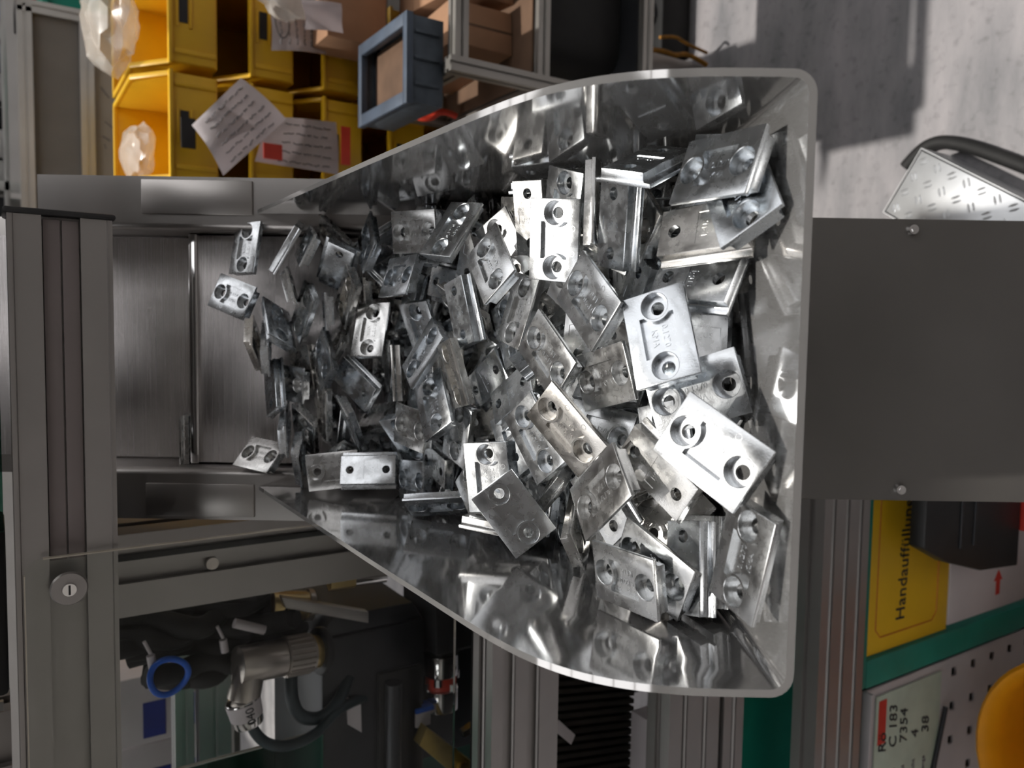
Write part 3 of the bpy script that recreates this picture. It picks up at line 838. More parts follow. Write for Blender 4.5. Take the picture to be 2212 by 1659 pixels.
(1183,'F',(0.0906,0.6669,1.0742),(0.5625,-0.1834,0.0697,-0.8032)),
(1184,'F',(-0.0484,0.6545,1.0647),(0.1173,-0.047,0.0195,0.9918)),
(1185,'F',(-0.0266,0.68,1.085),(0.6795,0.0919,0.0944,-0.7217)),
(1186,'F',(-0.0571,0.6191,1.0534),(0.2525,-0.2221,0.0582,0.94)),
(1187,'F',(0.0343,0.6649,1.0773),(0.326,0.0289,-0.0016,0.9449)),
(1188,'F',(-0.0972,0.6335,1.0634),(0.6849,0.3136,0.3044,-0.5831)),
(1189,'F',(-0.0309,0.684,1.0987),(0.0505,0.2358,-0.9694,-0.0454)),
(1190,'F',(0.0914,0.6132,1.0408),(0.399,-0.1123,-0.0097,-0.91)),
(1191,'F',(0.0471,0.6248,1.0544),(0.9229,-0.0139,-0.0276,-0.3838)),
(1192,'F',(-0.0044,0.6445,1.067),(0.9177,0.0117,0.0541,0.3935)),
(1193,'F',(0.059,0.63,1.0065),(0.9913,0.0112,-0.0044,0.1314))
]
def place_brackets():
    rows = [('at the front lip', 0), ('in the second row behind the lip', .285), ('in the third row behind the lip', .345), ('in the middle of the pile', .41), ('past the middle of the pile', .475),
            ('two rows before the step plates', .54), ('one row before the step plates', .61), ('close under the step plates', .665)]
    ordinal = ['first', 'second', 'third', 'fourth', 'fifth', 'sixth', 'seventh', 'eighth', 'ninth', 'tenth', 'eleventh', 'twelfth', 'thirteenth', 'fourteenth', 'fifteenth', 'sixteenth', 'seventeenth', 'eighteenth', 'nineteenth', 'twentieth']
    face = {'A': 'counterbored bracket', 'B': 'name-side bracket', 'S': 'edge-on bracket', 'N': 'end-on bracket'}
    seen = [p for p in POSES if p[1] != 'F']
    label = {}
    for i, (phrase, y0) in enumerate(rows):
        y1 = rows[i + 1][1] if i + 1 < len(rows) else 9
        for f in 'ABSN':
            row = sorted((p for p in seen if y0 <= p[2][1] < y1 and p[1] == f), key=lambda p: p[2][0])
            for k, p in enumerate(row):
                where = ordinal[k] + ' such from left wall, ' if len(row) > 1 else ''
                label[p[0]] = 'zinc ' + face[f] + ', ' + where + phrase
    label.update(SPECIAL)
    for pid, f, loc, q in POSES:
        o = bpy.data.objects.new('fixing_bracket', BR)
        COL.objects.link(o)
        o.matrix_basis = Matrix.Translation(loc) @ Quaternion(q).to_matrix().to_4x4()
        if f == 'F':
            z = Quaternion(q) @ Vector((0, 0, 1))
            pose = 'counterbores up' if z.z > .6 else 'name side up' if z.z < -.6 else 'on edge'
            side = ['against the left wall', 'left of centre', 'in the middle', 'right of centre', 'against the right wall'][min(4, max(0, int((loc[0] + .1) / .04)))]
            row = [r for r in rows if loc[1] >= r[1]][-1][0]
            tag(o, 'half-buried bracket %s, %s, %s' % (pose, side, row), 'bracket', 'brackets buried in the pile')
        else: tag(o, label[pid], 'bracket', 'loose zinc brackets in the hopper')
SPECIAL = {
    1: 'sun-glared zinc bracket with two counterbores, lying highest near the front lip',
    2: 'sun-glared zinc bracket showing two small holes, left of the glaring counterbored one',
    4: 'sun-glared zinc bracket with name field, right against the front lip',
    5: 'tilted zinc bracket with name field in a frame, rounded shoulder towards the front lip',
    7: 'zinc bracket with counterbores wedged into the front right corner of the hopper',
    11: 'white-glaring zinc bracket with two counterbores near the right wall',
    14: 'zinc bracket standing upright on edge beside the right wall, seen as a bright strip',
    19: 'flat-lying zinc bracket with two counterbores at the left wall, nothing on top',
    33: 'zinc bracket with reddish reflection on its name field near the left wall',
    58: 'zinc bracket with counterbores leaning on the step plate and right cheek',
    36: 'zinc bracket with name field lying square near the left wall far end',
}
place_brackets()

o = bpy.data.objects.new('fixing_bracket', BR); COL.objects.link(o)
o.matrix_basis = CONV @ Matrix.Translation((-.082, .4045, -.0095)) @ Matrix.Rotation(R(-90), 4, 'X')
tag(o, 'single zinc bracket lying alone on the step ledge above the pile', 'bracket', 'loose zinc brackets in the hopper')

# ---------------------------------------------------------------- machine frame in front of and beside the conveyor
upper = thing('frame_beam', 'wide slotted aluminium beam crossing above the step plates with black end cap', 'beam', (-.3, .68, 1.26))
beam('extrusion', (-.80, .682, 1.2575), (.098, .682, 1.2575), (0, 0, 1), .066, .044, [.5], [.5], M['alu'], upper, g=.0122, d=.009)
for zz in (1.2515, 1.2635): box('slot_insert', (-.152, .6632, zz - .0055), (.096, .667, zz + .0055), mat('brown_slot_strip', (.24, .205, .20), .5, .5, noise=.06, nscale=20), upper, bevel=.0006)
bm = bmesh.new(); add_mm(bm, (.098, .658, 1.222), (.1025, .706, 1.293)); finish('end_cap', bm, M['black'], upper, bevel=.002)

hi = thing('guard_rail', 'greenish glass-edged rail above the slotted beam at the picture edge', 'rail', (-.05, .7, 1.33))
beam('extrusion', (-.13, .70, 1.331), (.20, .70, 1.331), (0, 0, 1), .06, .04, [.5], [.5], M['alu'], hi)
box('seal_strip', (-.13, .676, 1.297), (.20, .68, 1.305), M['panegreen'], hi, bevel=.0005)
blk = tag(box('control_box', (-.262, .70, 1.296), (-.134, .78, 1.42), M['blackm'], bevel=.004), 'black control box above the slotted beam behind the clear pane', 'box')

post2 = thing('frame_post', 'slotted aluminium post rising above the beam at the left picture edge', 'post', (-.36, .8, 1.3))
beam('extrusion', (-.345, .80, 1.295), (-.345, .80, 1.75), (1, 0, 0), .08, .05, [.5], [.5], M['alu'], post2, g=.008, d=.01)
box('cover', (-.303, .772, 1.30), (-.295, .778, 1.75), M['alu2'], post2, bevel=.0006)

post = thing('frame_post', 'upright slotted aluminium post left of the step plates behind the clear pane', 'post', (-.211, .84, FL))
beam('extrusion', (-.211, .84, FL), (-.211, .84, 1.226), (1, 0, 0), .078, .08, [.5], [.5], M['alu'], post, g=.0075, d=.010)
box('slot_cover', (-.196, .796, .4), (-.190, .799, 1.22), M['black'], post, bevel=.0004)
cyl('slot_screw', (-.211, .806, 1.125), (-.211, .801, 1.125), .006, M['nickel'], post, seg=18)

pane = thing('acrylic_guard', 'clear acrylic guard pane with rounded corner screwed to the slotted beam', 'pane', (-.4, .655, .935))
bm = bmesh.new()
poly = [(-.147, .935), (-.147, 1.274)]
for k in range(1, 7):
    a = R(90 * k / 6); poly.append((-.158 + .011 * math.cos(a), 1.274 + .011 * math.sin(a)))
poly += [(-.95, 1.285), (-.95, .935)]
add_prism(bm, poly, (1, 0, 0), (0, 0, 1), (0, .652, 0), (0, .004, 0))
finish('sheet', bm, M['pane'], pane, smooth=None)
box('polished_edge', (-.1475, .6518, .935), (-.1467, .6562, 1.274), M['edgepale'], pane, bevel=0)
box('polished_edge', (-.95, .6518, 1.2852), (-.158, .6562, 1.2860), M['edgepale'], pane, bevel=0)
bm = bmesh.new(); add_cyl(bm, (-.171, .6515, 1.258), (-.171, .6495, 1.258), .0125, .0115, 28); finish('washer', bm, M['alu'], pane)
bm = bmesh.new(); add_cyl(bm, (-.171, .6495, 1.258), (-.171, .647, 1.258), .0052, .0046, 20); scr = finish('screw', bm, M['chrome'], pane)
box('screw_slot', (-.1745, .6465, 1.2573), (-.1675, .6472, 1.2587), M['black'], scr, bevel=0)

# horizontal rails of the machine frame below, left of the hopper
def rail(label, z, h, y=.62, x0=-1.2, x1=-.14, slots=(.5,), m='alu', g=.0042, dp=.036):
    t = thing('frame_rail', label, 'rail', ((x0 + x1) / 2, y, z - h / 2), 'horizontal rails of the machine frame')
    beam('extrusion', (x0, y + dp / 2, z), (x1, y + dp / 2, z), (0, 0, 1), h, dp, list(slots), [.5], M[m], t, g=g, d=.007)
    return t
rail('topmost horizontal slotted rail beside the hopper, below the motor coupling', .874, .078, slots=(.25, .62), g=.007)
rail('middle horizontal slotted rail below the dark brush strip', .640, .080, slots=(.3, .7))
rail('narrow horizontal slotted rail just under the middle rail', .575, .034)
rail('slotted rail directly above the turquoise sign frame', .398, .095, y=.60, slots=(.2, .5, .8), x1=-.16)

brush = thing('brush_strip', 'dark ribbed brush strip between the two upper frame rails', 'brush', (-.6, .75, .6))
box('backing', (-.95, .775, .60), (-.33, .785, .84), M['blackm'], brush)
bm = bmesh.new()
for k in range(58):
    x = -.95 + k * .0105
    add_prism(bm, [(x, .602), (x + .006, .602), (x + .046, .838), (x + .040, .838)], (1, 0, 0), (0, 0, 1), (0, .764, 0), (0, .011, 0))
tag(finish('bristle_ribs', bm, mat('dark_bristle', (.020, .016, .012), .8, noise=.3, nscale=40), brush, smooth=None), kind='stuff')
tick = tag(prism('white_tag', [(-.489, .712), (-.478, .706), (-.452, .732), (-.463, .739)], (1, 0, 0), (0, 0, 1), (0, .755, 0), (0, .002, 0), M['paper'], bevel=.0002), 'small white paper tag stuck on the dark brush strip', 'tag')
ele = thing('terminal_block', 'white terminal block with green clamps behind the middle rail', 'terminal', (-.5, .72, .6))
box('body', (-.62, .70, .575), (-.46, .74, .628), M['white'], ele)
for k in range(3): box('clamp', (-.50 - k * .045, .693, .588), (-.478 - k * .045, .70, .618), M['green'], ele)
for k in range(3): tube('wire', [(-.49 - k * .045, .692, .60), (-.50 - k * .045, .67, .585), (-.535 - k * .04, .675, .60), (-.60 - k * .03, .69, .59)], .0016, [M['redtape'], M['white'], M['cable']][k], ele)
tq = tag(box('turquoise_cover', (-.95, .70, .30), (-.30, .706, .556), M['turq'], bevel=.001), 'plain turquoise cover sheet between the middle rail and sign frame', 'cover')

# sign board
frame = thing('sign_frame', 'turquoise painted steel frame around the yellow placard', 'frame', (-.2, .63, FL))
box('top_bar', (-.455, .612, .322), (.10, .642, .346), M['green'], frame, bevel=.004)
box('side_bar', (-.456, .612, FL), (-.415, .642, .322), M['green'], frame, bevel=.004)
box('side_bar', (.07, .612, FL), (.10, .642, .322), M['green'], frame, bevel=.004)
sign = thing('placard', 'yellow placard with black word and thin orange border', 'sign', (-.2, .62, .115))
box('sheet', (-.4135, .618, .116), (.0, .6205, .3212), M['signy'], sign, bevel=.0004)
text('lettering', 'Handauffüllung', .031, FRONT((-.3765, .6174, .2395)) @ Matrix.Rotation(R(-2.6), 4, 'Z') @ Matrix.Diagonal((.885, 1, 1, 1)), M['ink'], sign, align='LEFT', spacing=1.05)
bm = bmesh.new()
def frame_line(bm, x0, x1, z0, z1, y, w, c=.012):
    pts = [(x0 + c, z0), (x1 - c, z0), (x1, z0 + c), (x1, z1 - c), (x1 - c, z1), (x0 + c, z1), (x0, z1 - c), (x0, z0 + c)]
    for (a, b), (c_, d) in zip(pts, pts[1:] + pts[:1]):
        add_cyl(bm, (a, y, b), (c_, y, d), w, None, 6)
frame_line(bm, -.392, -.02, .146, .298, .6180, .0011)
finish('border_line', bm, M['orange_line'], sign)
white = thing('white_notice_board', 'white panel with a small red arrow under the yellow placard', 'panel', (-.1, .62, FL))
box('sheet', (-.408, .617, -.16), (.06, .620, .113), M['white'], white, bevel=.0004)
prism('arrow', [(-.385, -.036), (-.362, -.036), (-.362, -.043), (-.345, -.030), (-.362, -.017), (-.362, -.024), (-.385, -.024)], (1, 0, 0), (0, 0, 1), (0, .6164, 0), (0, .0006, 0), M['red'], white)
blackp = thing('cable_duct', 'black plastic duct end standing in front of the yellow placard', 'duct', (-.1, .55, .08))
prism('shell', [(-.254, .290), (.06, .290), (.06, .036), (-.314, .036), (-.306, .14), (-.282, .228)], (1, 0, 0), (0, 0, 1), (0, .560, 0), (0, .022, 0), M['black'], blackp, bevel=.003)
for z in (.20, .165): box('ridge', (-.265, .5575, z), (.06, .5602, z + .006), M['anthracite'], blackp, bevel=.0008)
redp = thing('red_lever', 'red plastic handle peeking out beside the black duct end', 'handle', (-.2, .53, .05))
box('grip', (-.262, .545, .012), (-.1, .565, .035), M['red'], redp, bevel=.003)
box('bar', (-.250, .547, -.02), (-.1, .563, -.002), M['red'], redp, bevel=.003)

perf = thing('perforated_board', 'light grey perforated steel sheet with square holes at lower right', 'panel', (-.7, .62, FL))
# sheet with real square holes: built as a grid of strips around the openings
bm = bmesh.new()
x0, x1, z0, z1, pit, hs = -1.05, -.462, -.20, .318, .0535, .0135
cols = []
xs = []; x = -.4845
while x > x0: xs.append(x); x -= pit
zs = []; z = .089 + pit * 0
z = .089
while z > z0 + .02: zs.append(z); z -= .0565
xe = sorted([x0, x1] + [v + s for v in xs for s in (-hs / 2, hs / 2)])
ze = sorted([z0, z1] + [v + s for v in zs for s in (-hs / 2, hs / 2)])
verts = {}
def gv(x, y, z):
    k = (round(x, 5), round(y, 5), round(z, 5))
    if k not in verts: verts[k] = bm.verts.new(k)
    return verts[k]
for i in range(len(xe) - 1):
    for j in range(len(ze) - 1):
        if i % 2 == 1 and j % 2 == 1: continue
        for y in (.617, .620):
            q = [gv(xe[i], y, ze[j]), gv(xe[i + 1], y, ze[j]), gv(xe[i + 1], y, ze[j + 1]), gv(xe[i], y, ze[j + 1])]
            bm.faces.new(q if y == .617 else q[::-1])
finish('sheet', bm, M['perf'], perf, smooth=None)
box('folded_edge', (-1.05, .606, .312), (-.462, .620, .3185), M['perf'], perf, bevel=.001)
box('dark_backing', (-1.04, .632, -.19), (-.47, .636, .30), M['blackm'], perf, bevel=0)
card = thing('job_card', 'pale green job card with handwritten figures fixed on the perforated panel', 'card', (-.54, .615, .12))
box('sheet', (-.628, .6145, .128), (-.474, .6160, .292), M['cardgreen'], card, bevel=.0003)
box('red_header', (-.545, .6140, .268), (-.482, .6146, .286), M['red'], card, bevel=0)
for k, (s, z) in enumerate((('Rö', .2735), ('C 183', .2480), ('7354', .2215), ('4', .1925), ('38', .1655))):
    text('handwriting', s, .026, FRONT((-.560, .6138, z)) @ Matrix.Rotation(R(2), 4, 'Z'), M['ink'], card, align='LEFT', shear=.25)
for k, s in enumerate(('Name', 'Auftrag', 'Artikel', 'Schicht', 'Menge')):
    text('printed_line', s, .011, FRONT((-.622, .6139, .2735 - k * .0265)), M['greyink'], card, align='LEFT')
clip = tag(cyl('card_clip', (-.640, .611, .150), (-.530, .611, .118), .0035, M['anthracite'], seg=12), 'thin dark rod clip along the lower edge of the job card', 'clip')

amber = thing('amber_tub', 'amber plastic tub with rounded rim at the lower right corner', 'tub', (-.545, .425, FL))
bm = bmesh.new()
prof = [(.0, .0), (.125, .0), (.140, .27), (.147, .305), (.152, .318), (.147, .322), (.138, .314), (.131, .28), (.118, .012), (0, .012)]
SEG = 40
rings = []
for k in range(SEG):
    a = 2 * math.pi * k / SEG
    rings.append([bm.verts.new((-.545 + r * math.cos(a), .425 + r * .9 * math.sin(a), FL + .06 + z)) for r, z in prof[1:-1]])
for k in range(SEG):
    A_, B_ = rings[k], rings[(k + 1) % SEG]
    for j in range(len(A_) - 1): bm.faces.new((A_[j], B_[j], B_[j + 1], A_[j + 1]))
bm.faces.new([r[0] for r in rings][::-1]); bm.faces.new([r[-1] for r in rings])
bmesh.ops.recalc_face_normals(bm, faces=bm.faces[:])
finish('shell', bm, M['amber'], amber, smooth=50)
box('stand', (-.63, .35, FL), (-.46, .50, FL + .06), M['anthracite'], amber, bevel=.003)

# ---------------------------------------------------------------- machinery seen through the clear pane
cambox = thing('motor_housing', 'anthracite motor housing with flat door, left of the hopper', 'housing', (-.47, .9, FL))
box('body', (-.62, .885, .848), (-.345, 1.08, .985), M['anthracite'], cambox, bevel=.006)
prism('bevel_cap', [(-.345, .985), (-.345, .85), (-.322, .865), (-.322, .97)], (1, 0, 0), (0, 0, 1), (0, .89, 0), (0, .18, 0), M['anthracite'], cambox, bevel=.002)
door = box('door', (-.60, .878, .855), (-.40, .886, .915), M['black'], cambox, bevel=.003)
cyl('door_handle', (-.41, .868, .90), (-.62, .868, .90), .010, M['anthracite'], door, seg=14)
prism('warning_label', [(-.42, .955), (-.455, .953), (-.470, .935), (-.435, .936)], (1, 0, 0), (0, 0, 1), (0, .8835, 0), (0, .001, 0), M['paper'], cambox)
box('stand', (-.60, 1.0, FL), (-.38, 1.07, .848), M['anthracite'], cambox)

conn = thing('cable_connector', 'nickel round cable connector plugged into the motor housing', 'connector', (-.35, .86, .99))
pa, pb = Vector((-.343, .858, 1.088)), Vector((-.352, .872, .985))
dv = (pb - pa).normalized()
bm = bmesh.new(); add_cyl(bm, pa, pa + dv * .052, .0205, None, 28); finish('body', bm, M['nickel'], conn, bevel=.0015)
bm = bmesh.new(); add_cyl(bm, pa + dv * .052, pa + dv * .085, .0215, None, 28)
for k in range(22):
    a = 2 * math.pi * k / 22
    u = dv.orthogonal().normalized(); v = dv.cross(u)
    c0 = pa + dv * .054 + (u * math.cos(a) + v * math.sin(a)) * .0213
    add_cyl(bm, c0, c0 + dv * .028, .0016, None, 6)
finish('knurled_nut', bm, M['nickel'], conn)
bm = bmesh.new(); add_cyl(bm, pa + dv * .085, pa + dv * .094, .0185, None, 24); finish('thread', bm, M['brass'], conn)
bm = bmesh.new(); add_cyl(bm, pa + dv * .094, pa + dv * .103, .027, None, 28); finish('flange', bm, M['black'], conn, bevel=.002)
el = Vector((-.375, .855, 1.083))
bm = bmesh.new(); add_cyl(bm, pa + dv * .016, el + Vector((-.006, 0, 0)), .0155, .0175, 22); finish('elbow', bm, M['nickel'], conn, bevel=.001)
bm = bmesh.new(); add_cyl(bm, el + Vector((-.004, 0, .001)), el + Vector((-.034, -.002, -.006)), .0185, .0155, 22); finish('gland', bm, M['chrome'], conn, bevel=.002)
bm = bmesh.new(); add_cyl(bm, el + Vector((-.0065, 0, .0006)), el + Vector((-.024, -.001, -.0035)), .0189, .0174, 22); finish('marker_sleeve', bm, M['paper'], conn)
text('marker_text', '0401', .013, FRONT((-.389, .8365, 1.080)) @ Matrix.Rotation(R(10), 4, 'Z'), M['ink'], conn)
cab = tag(tube('sensor_cable', [(-.408, .853, 1.076), (-.43, .853, 1.068), (-.445, .85, 1.04), (-.440, .85, 1.005), (-.43, .86, .985), (-.425, .875, .96), (-.43, .89, .93)], .006, M['cable']), 'dark cable curving from the nickel connector down to the housing', 'cable')
cab2 = tag(tube('sensor_cable', [(-.345, .88, 1.02), (-.375, .865, 1.03), (-.415, .86, 1.025), (-.432, .865, .995), (-.42, .875, .965), (-.40, .89, .95)], .0075, M['cable']), 'thick dark cable looping beneath the nickel connector', 'cable')
hose = tag(tube('hose_loop', [(-.340 + .019 * math.cos(2 * math.pi * k / 12), .86 + .004 * math.sin(4 * math.pi * k / 12), 1.156 + .019 * math.sin(2 * math.pi * k / 12)) for k in range(12)], .0032, M['bluehose'], closed=True), 'blue pneumatic hose loop hanging left of the connector', 'hose')

def harness():
    t = thing('cable_harness', 'black cable harness sagging below the upright post behind the pane', 'cables', (-.3, .9, 1.1))
    rnd = random.Random(3)
    for k in range(11):
        z = 1.225 - k * .006
        pts = []
        for j in range(7):
            pts.append((-.262 - .0095 * k - rnd.uniform(0, .016), .90 + rnd.uniform(-.03, .03), z - j * .030 + rnd.uniform(-.008, .008)))
        tube('cable', pts, rnd.choice([.008, .010, .012]), M['blackm'], t)
    box('dark_back_plate', (-.335, .94, 1.0), (-.25, .95, 1.235), M['blackm'], t)  # black sheet added to keep the space behind the cables dark
    prism('clamp', [(-.262, 1.165), (-.272, 1.165), (-.266, 1.120), (-.256, 1.120)], (1, 0, 0), (0, 0, 1), (0, .868, 0), (0, .006, 0), M['alu'], t)
    return t
harness()
for (p, lab) in (((-.318, .87, 1.172), 'white cable tie head beside the blue hose'), ((-.316, .87, 1.10), 'white cable tie head above the nickel connector')):
    t = thing('cable_tie', lab, 'cable tie', p)
    cyl('head', p, (p[0] - .014, p[1], p[2] - .002), .0042, M['white'], t, seg=12)
    cyl('tail', (p[0] + .002, p[1], p[2]), (p[0] + .016, p[1], p[2] + .006), .0018, M['white'], t, seg=8)
plug = tag(cyl('white_plug', (-.297, .862, 1.090), (-.311, .862, 1.058), .0052, M['white'], seg=14), 'slim white plug in front of the black harness', 'plug')
bush = thing('brass_bush', 'pale brass bush above the nickel connector under the post', 'bush', (-.30, .9, 1.03))
cyl('barrel', (-.298, .90, 1.040), (-.305, .90, .998), .0165, M['brass'], bush, seg=24, bevel=.001)
cyl('end_ring', (-.305, .90, .998), (-.306, .90, .992), .0185, M['nickel'], bush, seg=24)
fit = thing('air_fitting', 'small shiny brass air fitting close to the hopper wall', 'fitting', (-.262, .86, .96))
cyl('hex', (-.270, .86, .985), (-.2715, .86, .955), .0085, M['brass'], fit, seg=6)
cyl('stem', (-.2715, .86, .955), (-.2735, .86, .915), .0062, M['chrome'], fit, seg=16)
link = thing('steel_strut', 'grey steel strut slanting down beside the brass bush', 'strut', (-.3, .88, 1.0))
prism('bar', [(-.282, 1.035), (-.296, 1.03), (-.332, .93), (-.318, .93)], (1, 0, 0), (0, 0, 1), (0, .875, 0), (0, .012, 0), M['alu'], link, bevel=.001)

coup = thing('shaft_coupling', 'shiny shaft coupling with red spider above the topmost rail', 'coupling', (-.43, .9, .8))
cyl('hub', (-.400, .90, .818), (-.428, .90, .818), .0235, M['chrome'], coup, seg=32, bevel=.0012)
cyl('hub', (-.446, .90, .818), (-.474, .90, .818), .0235, M['chrome'], coup, seg=32, bevel=.0012)
cyl('spider', (-.4285, .90, .818), (-.4455, .90, .818), .0205, M['redtape'], coup, seg=24)
for k in range(6):
    a = 2 * math.pi * k / 6 + .4
    s = Vector((0, math.cos(a), math.sin(a))) * .0195
    cyl('jaw', Vector((-.428 - (k % 2) * .009, .90, .818)) + s, Vector((-.4375 - (k % 2) * .0085, .90, .818)) + s, .0062, M['chrome'], coup, seg=10)
cyl('clamp_screw', (-.414, .8755, .812), (-.414, .878, .812), .0038, M['black'], coup, seg=14)
shaft = tag(cyl('drive_shaft', (-.36, .90, .818), (-.40, .90, .818), .008, M['chrome'], seg=18), 'short polished shaft between black gearbox and coupling', 'shaft')
gear = thing('gearbox', 'black gearbox above the shiny coupling', 'gearbox', (-.34, .92, .75))
bm = bmesh.new(); add_mm(bm, (-.392, .87, .755), (-.30, .97, .842)); finish('case', bm, M['black'], gear, bevel=.006)
box('foot', (-.38, .89, .70), (-.31, .96, .756), M['black'], gear)
brk = thing('yellow_bracket', 'yellow chromated bracket below the shiny coupling', 'bracket', (-.50, .9, .75))
prism('arm', [(-.47, .862), (-.49, .872), (-.56, .806), (-.61, .80), (-.61, .782), (-.545, .784)], (1, 0, 0), (0, 0, 1), (0, .852, 0), (0, .018, 0), M['yellowsteel'], brk, bevel=.001)
cyl('pivot', (-.535, .853, .812), (-.535, .847, .812), .0075, M['brass'], brk, seg=18)
cyl('stud', (-.535, .862, .77), (-.60, .862, .77), .009, M['yellowsteel'], brk, seg=16)
leaf = thing('sensor_plate', 'thin bent sensor plate beside the yellow bracket', 'plate', (-.5, .88, .76))
prism('blade', [(-.455, .772), (-.49, .772), (-.50, .80), (-.508, .798), (-.498, .766), (-.455, .766)], (1, 0, 0), (0, 0, 1), (0, .87, 0), (0, .01, 0), M['nickel'], leaf)
cyl('hole_ring', (-.466, .869, .769), (-.466, .866, .769), .0035, M['black'], leaf, seg=14)
blueb = thing('blue_sensor', 'small sensor with blue top at the side of the coupling', 'sensor', (-.47, .88, .84))
box('body', (-.480, .875, .845), (-.462, .895, .866), M['white'], blueb); box('cap', (-.462, .875, .840), (-.456, .895, .866), M['bluehose'], blueb)

gp = thing('tinted_acrylic_guard', 'green tinted acrylic pane low at the left behind the clear pane', 'pane', (-.6, .868, .99))
box('sheet', (-1.0, .866, .99), (-.446, .870, 1.21), M['panegreen'], gp, bevel=0)
box('polished_edge', (-.4462, .8655, .99), (-.4450, .8705, 1.21), mat('pane_edge_light', (.42, .44, .40), .3, noise=.1, nscale=20), gp, bevel=0)
bgt = tag(box('green_sheet', (-1.1, 1.10, .60), (-.575, 1.11, 1.07), mat('dark_green_sheet', (.03, .10, .075), .6, noise=.25, nscale=6), bevel=.001), 'dark green sheet metal behind the tinted pane', 'sheet')

for k, (z, h, lab) in enumerate(((1.079, .026, 'slim bright rail above the wide rail in the far bay'), (1.036, .046, 'wide rail with groove in the far bay behind the connector'))):
    t = thing('bay_rail', lab, 'rail', (-.8, 1.2, z), 'rails in the far bay')
    beam('extrusion', (-1.3, 1.215, z), (-.40, 1.215, z), (0, 0, 1), h, .03, [.5], [.5], M['alu2'], t, g=.003, d=.004)  # brighter aluminium colour stands in for light on these rails
shelf = tag(box('bay_shelf', (-1.4, 1.28, .98), (-.36, 1.60, .99), M['greysheet'], bevel=.001), 'grey shelf board carrying the white cartons', 'shelf')
cw = [(-.58, 1.32, 'white carton with blue print on the bay shelf, nearest the harness', 0), (-.70, 1.34, 'white carton with blue print on the bay shelf, further left', 1), (-.82, 1.33, 'white carton with blue print on the bay shelf, at the far left', 2)]
for x, y, lab, k in cw:
    t = thing('carton', lab, 'carton', (x, y, .99), 'white cartons on the bay shelf')
    box('body', (x - .055, y, .991), (x + .055, y + .10, 1.165 - .008 * k), M['white'], t, bevel=.002)
    box('blue_print', (x - .045, y - .0008, 1.085 - .01 * k), (x + .012, y, 1.118 - .01 * k), M['bluelabel'], t, bevel=0)
    box('blue_print', (x - .04, y - .0008, 1.02), (x + .012, y, 1.045), M['bluelabel'], t, bevel=0)

# ---------------------------------------------------------------- yellow stacking bins
def bin_mesh_parts(root, x, z, y=1.50, w=.186, d=.30, h=.132):
    """open-fronted stacking bin: base at z, front face at y"""
    x0, x1 = x - w / 2, x + w / 2
    bm = bmesh.new()
    t = .004
    add_mm(bm, (x0 + .006, y + .006, z), (x1 - .006, y + d, z + .005))                         # floor
    add_mm(bm, (x0 + .004, y + d - t, z), (x1 - .004, y + d, z + h))                           # back
    for s in (0, 1):
        xa = x0 + .003 if s == 0 else x1 - .003 - t
        prof = [(y + .004, z), (y + d, z), (y + d, z + h), (y + .075, z + h), (y + .012, z + h * .62), (y + .004, z + h * .60)]
        add_prism(bm, prof, (0, 1, 0), (0, 0, 1), (xa, 0, 0), (t, 0, 0))
    add_mm(bm, (x0 + .004, y, z + .004), (x1 - .004, y + t, z + h * .60))                      # front wall
    shell = finish('shell', bm, M['yellow'], root, bevel=.0008)
    bm = bmesh.new()                                                                            # thick rims
    add_mm(bm, (x0, y - .006, z + h * .575), (x1, y + .008, z + h * .625))
    for s in (0, 1):
        xa = x0 if s == 0 else x1 - .009
        add_prism(bm, [(y - .002, z + h * .58), (y + .010, z + h * .58), (y + .080, z + h * .96), (y + d, z + h * .96), (y + d, z + h + .002), (y + .074, z + h + .002)], (0, 1, 0), (0, 0, 1), (xa, 0, 0), (.009, 0, 0))
    add_mm(bm, (x0, y + d - .006, z + h * .96), (x1, y + d + .004, z + h + .002))
    finish('rim', bm, M['yellow'], root, bevel=.0014)
    box('label_ledge', (x - .030, y - .0035, z + h * .33), (x + .030, y + .001, z + h * .36), M['yellow'], shell, bevel=.0006)
    box('label_ledge', (x - .030, y - .0035, z + h * .50), (x + .030, y + .001, z + h * .53), M['yellow'], shell, bevel=.0006)
    for s in (-1, 1): box('front_rib', (x + s * .071 - .004, y - .003, z + .004), (x + s * .071 + .004, y + .001, z + h * .55), M['yellow'], shell, bevel=.0006)
    return shell

cols_x = [(.565, 'right'), (.368, 'left')]
tier = ['top', 'second', 'third', 'fourth', 'fifth', 'bottom']
ptop = .955
for cx, side in cols_x:
    for k in range(6):
        z = ptop - k * .1365
        t = thing('stacking_bin', 'yellow open-front stacking bin, %s of the %s column of the stack' % (tier[k], side), 'bin', (cx, 1.6, z), 'yellow stacking bins')
        sh = bin_mesh_parts(t, cx, z)
        box('label_window', (cx - .022 if side == 'right' else cx - .026, 1.4985, z + .05), (cx + .026, 1.4997, z + .064), M['black'], sh, bevel=0)
for k in range(3):
    z = .965 - k * .1365
    t = thing('stacking_bin', 'yellow stacking bin seen in the slit left of the step plates, tier %s' % ('one', 'two', 'three')[k], 'bin', (-.33, 1.6, z), 'yellow stacking bins')
    bin_mesh_parts(t, -.33, z)
pal = thing('bin_pallet', 'grey pallet frame carrying the columns of yellow bins', 'pallet', (.2, 1.6, FL))
box('deck', (-.5, 1.46, .235), (.70, 1.86, .265), M['alu'], pal); 
for xx in (-.46, .1, .68): box('leg', (xx - .03, 1.5, FL), (xx + .03, 1.82, .235), M['alu'], pal)
under = thing('bin_stand', 'grey stand lifting the left slit column of yellow bins', 'stand', (-.33, 1.6, .265))
box('block', (-.42, 1.50, .266), (-.24, 1.79, .688), M['greysheet'], under)

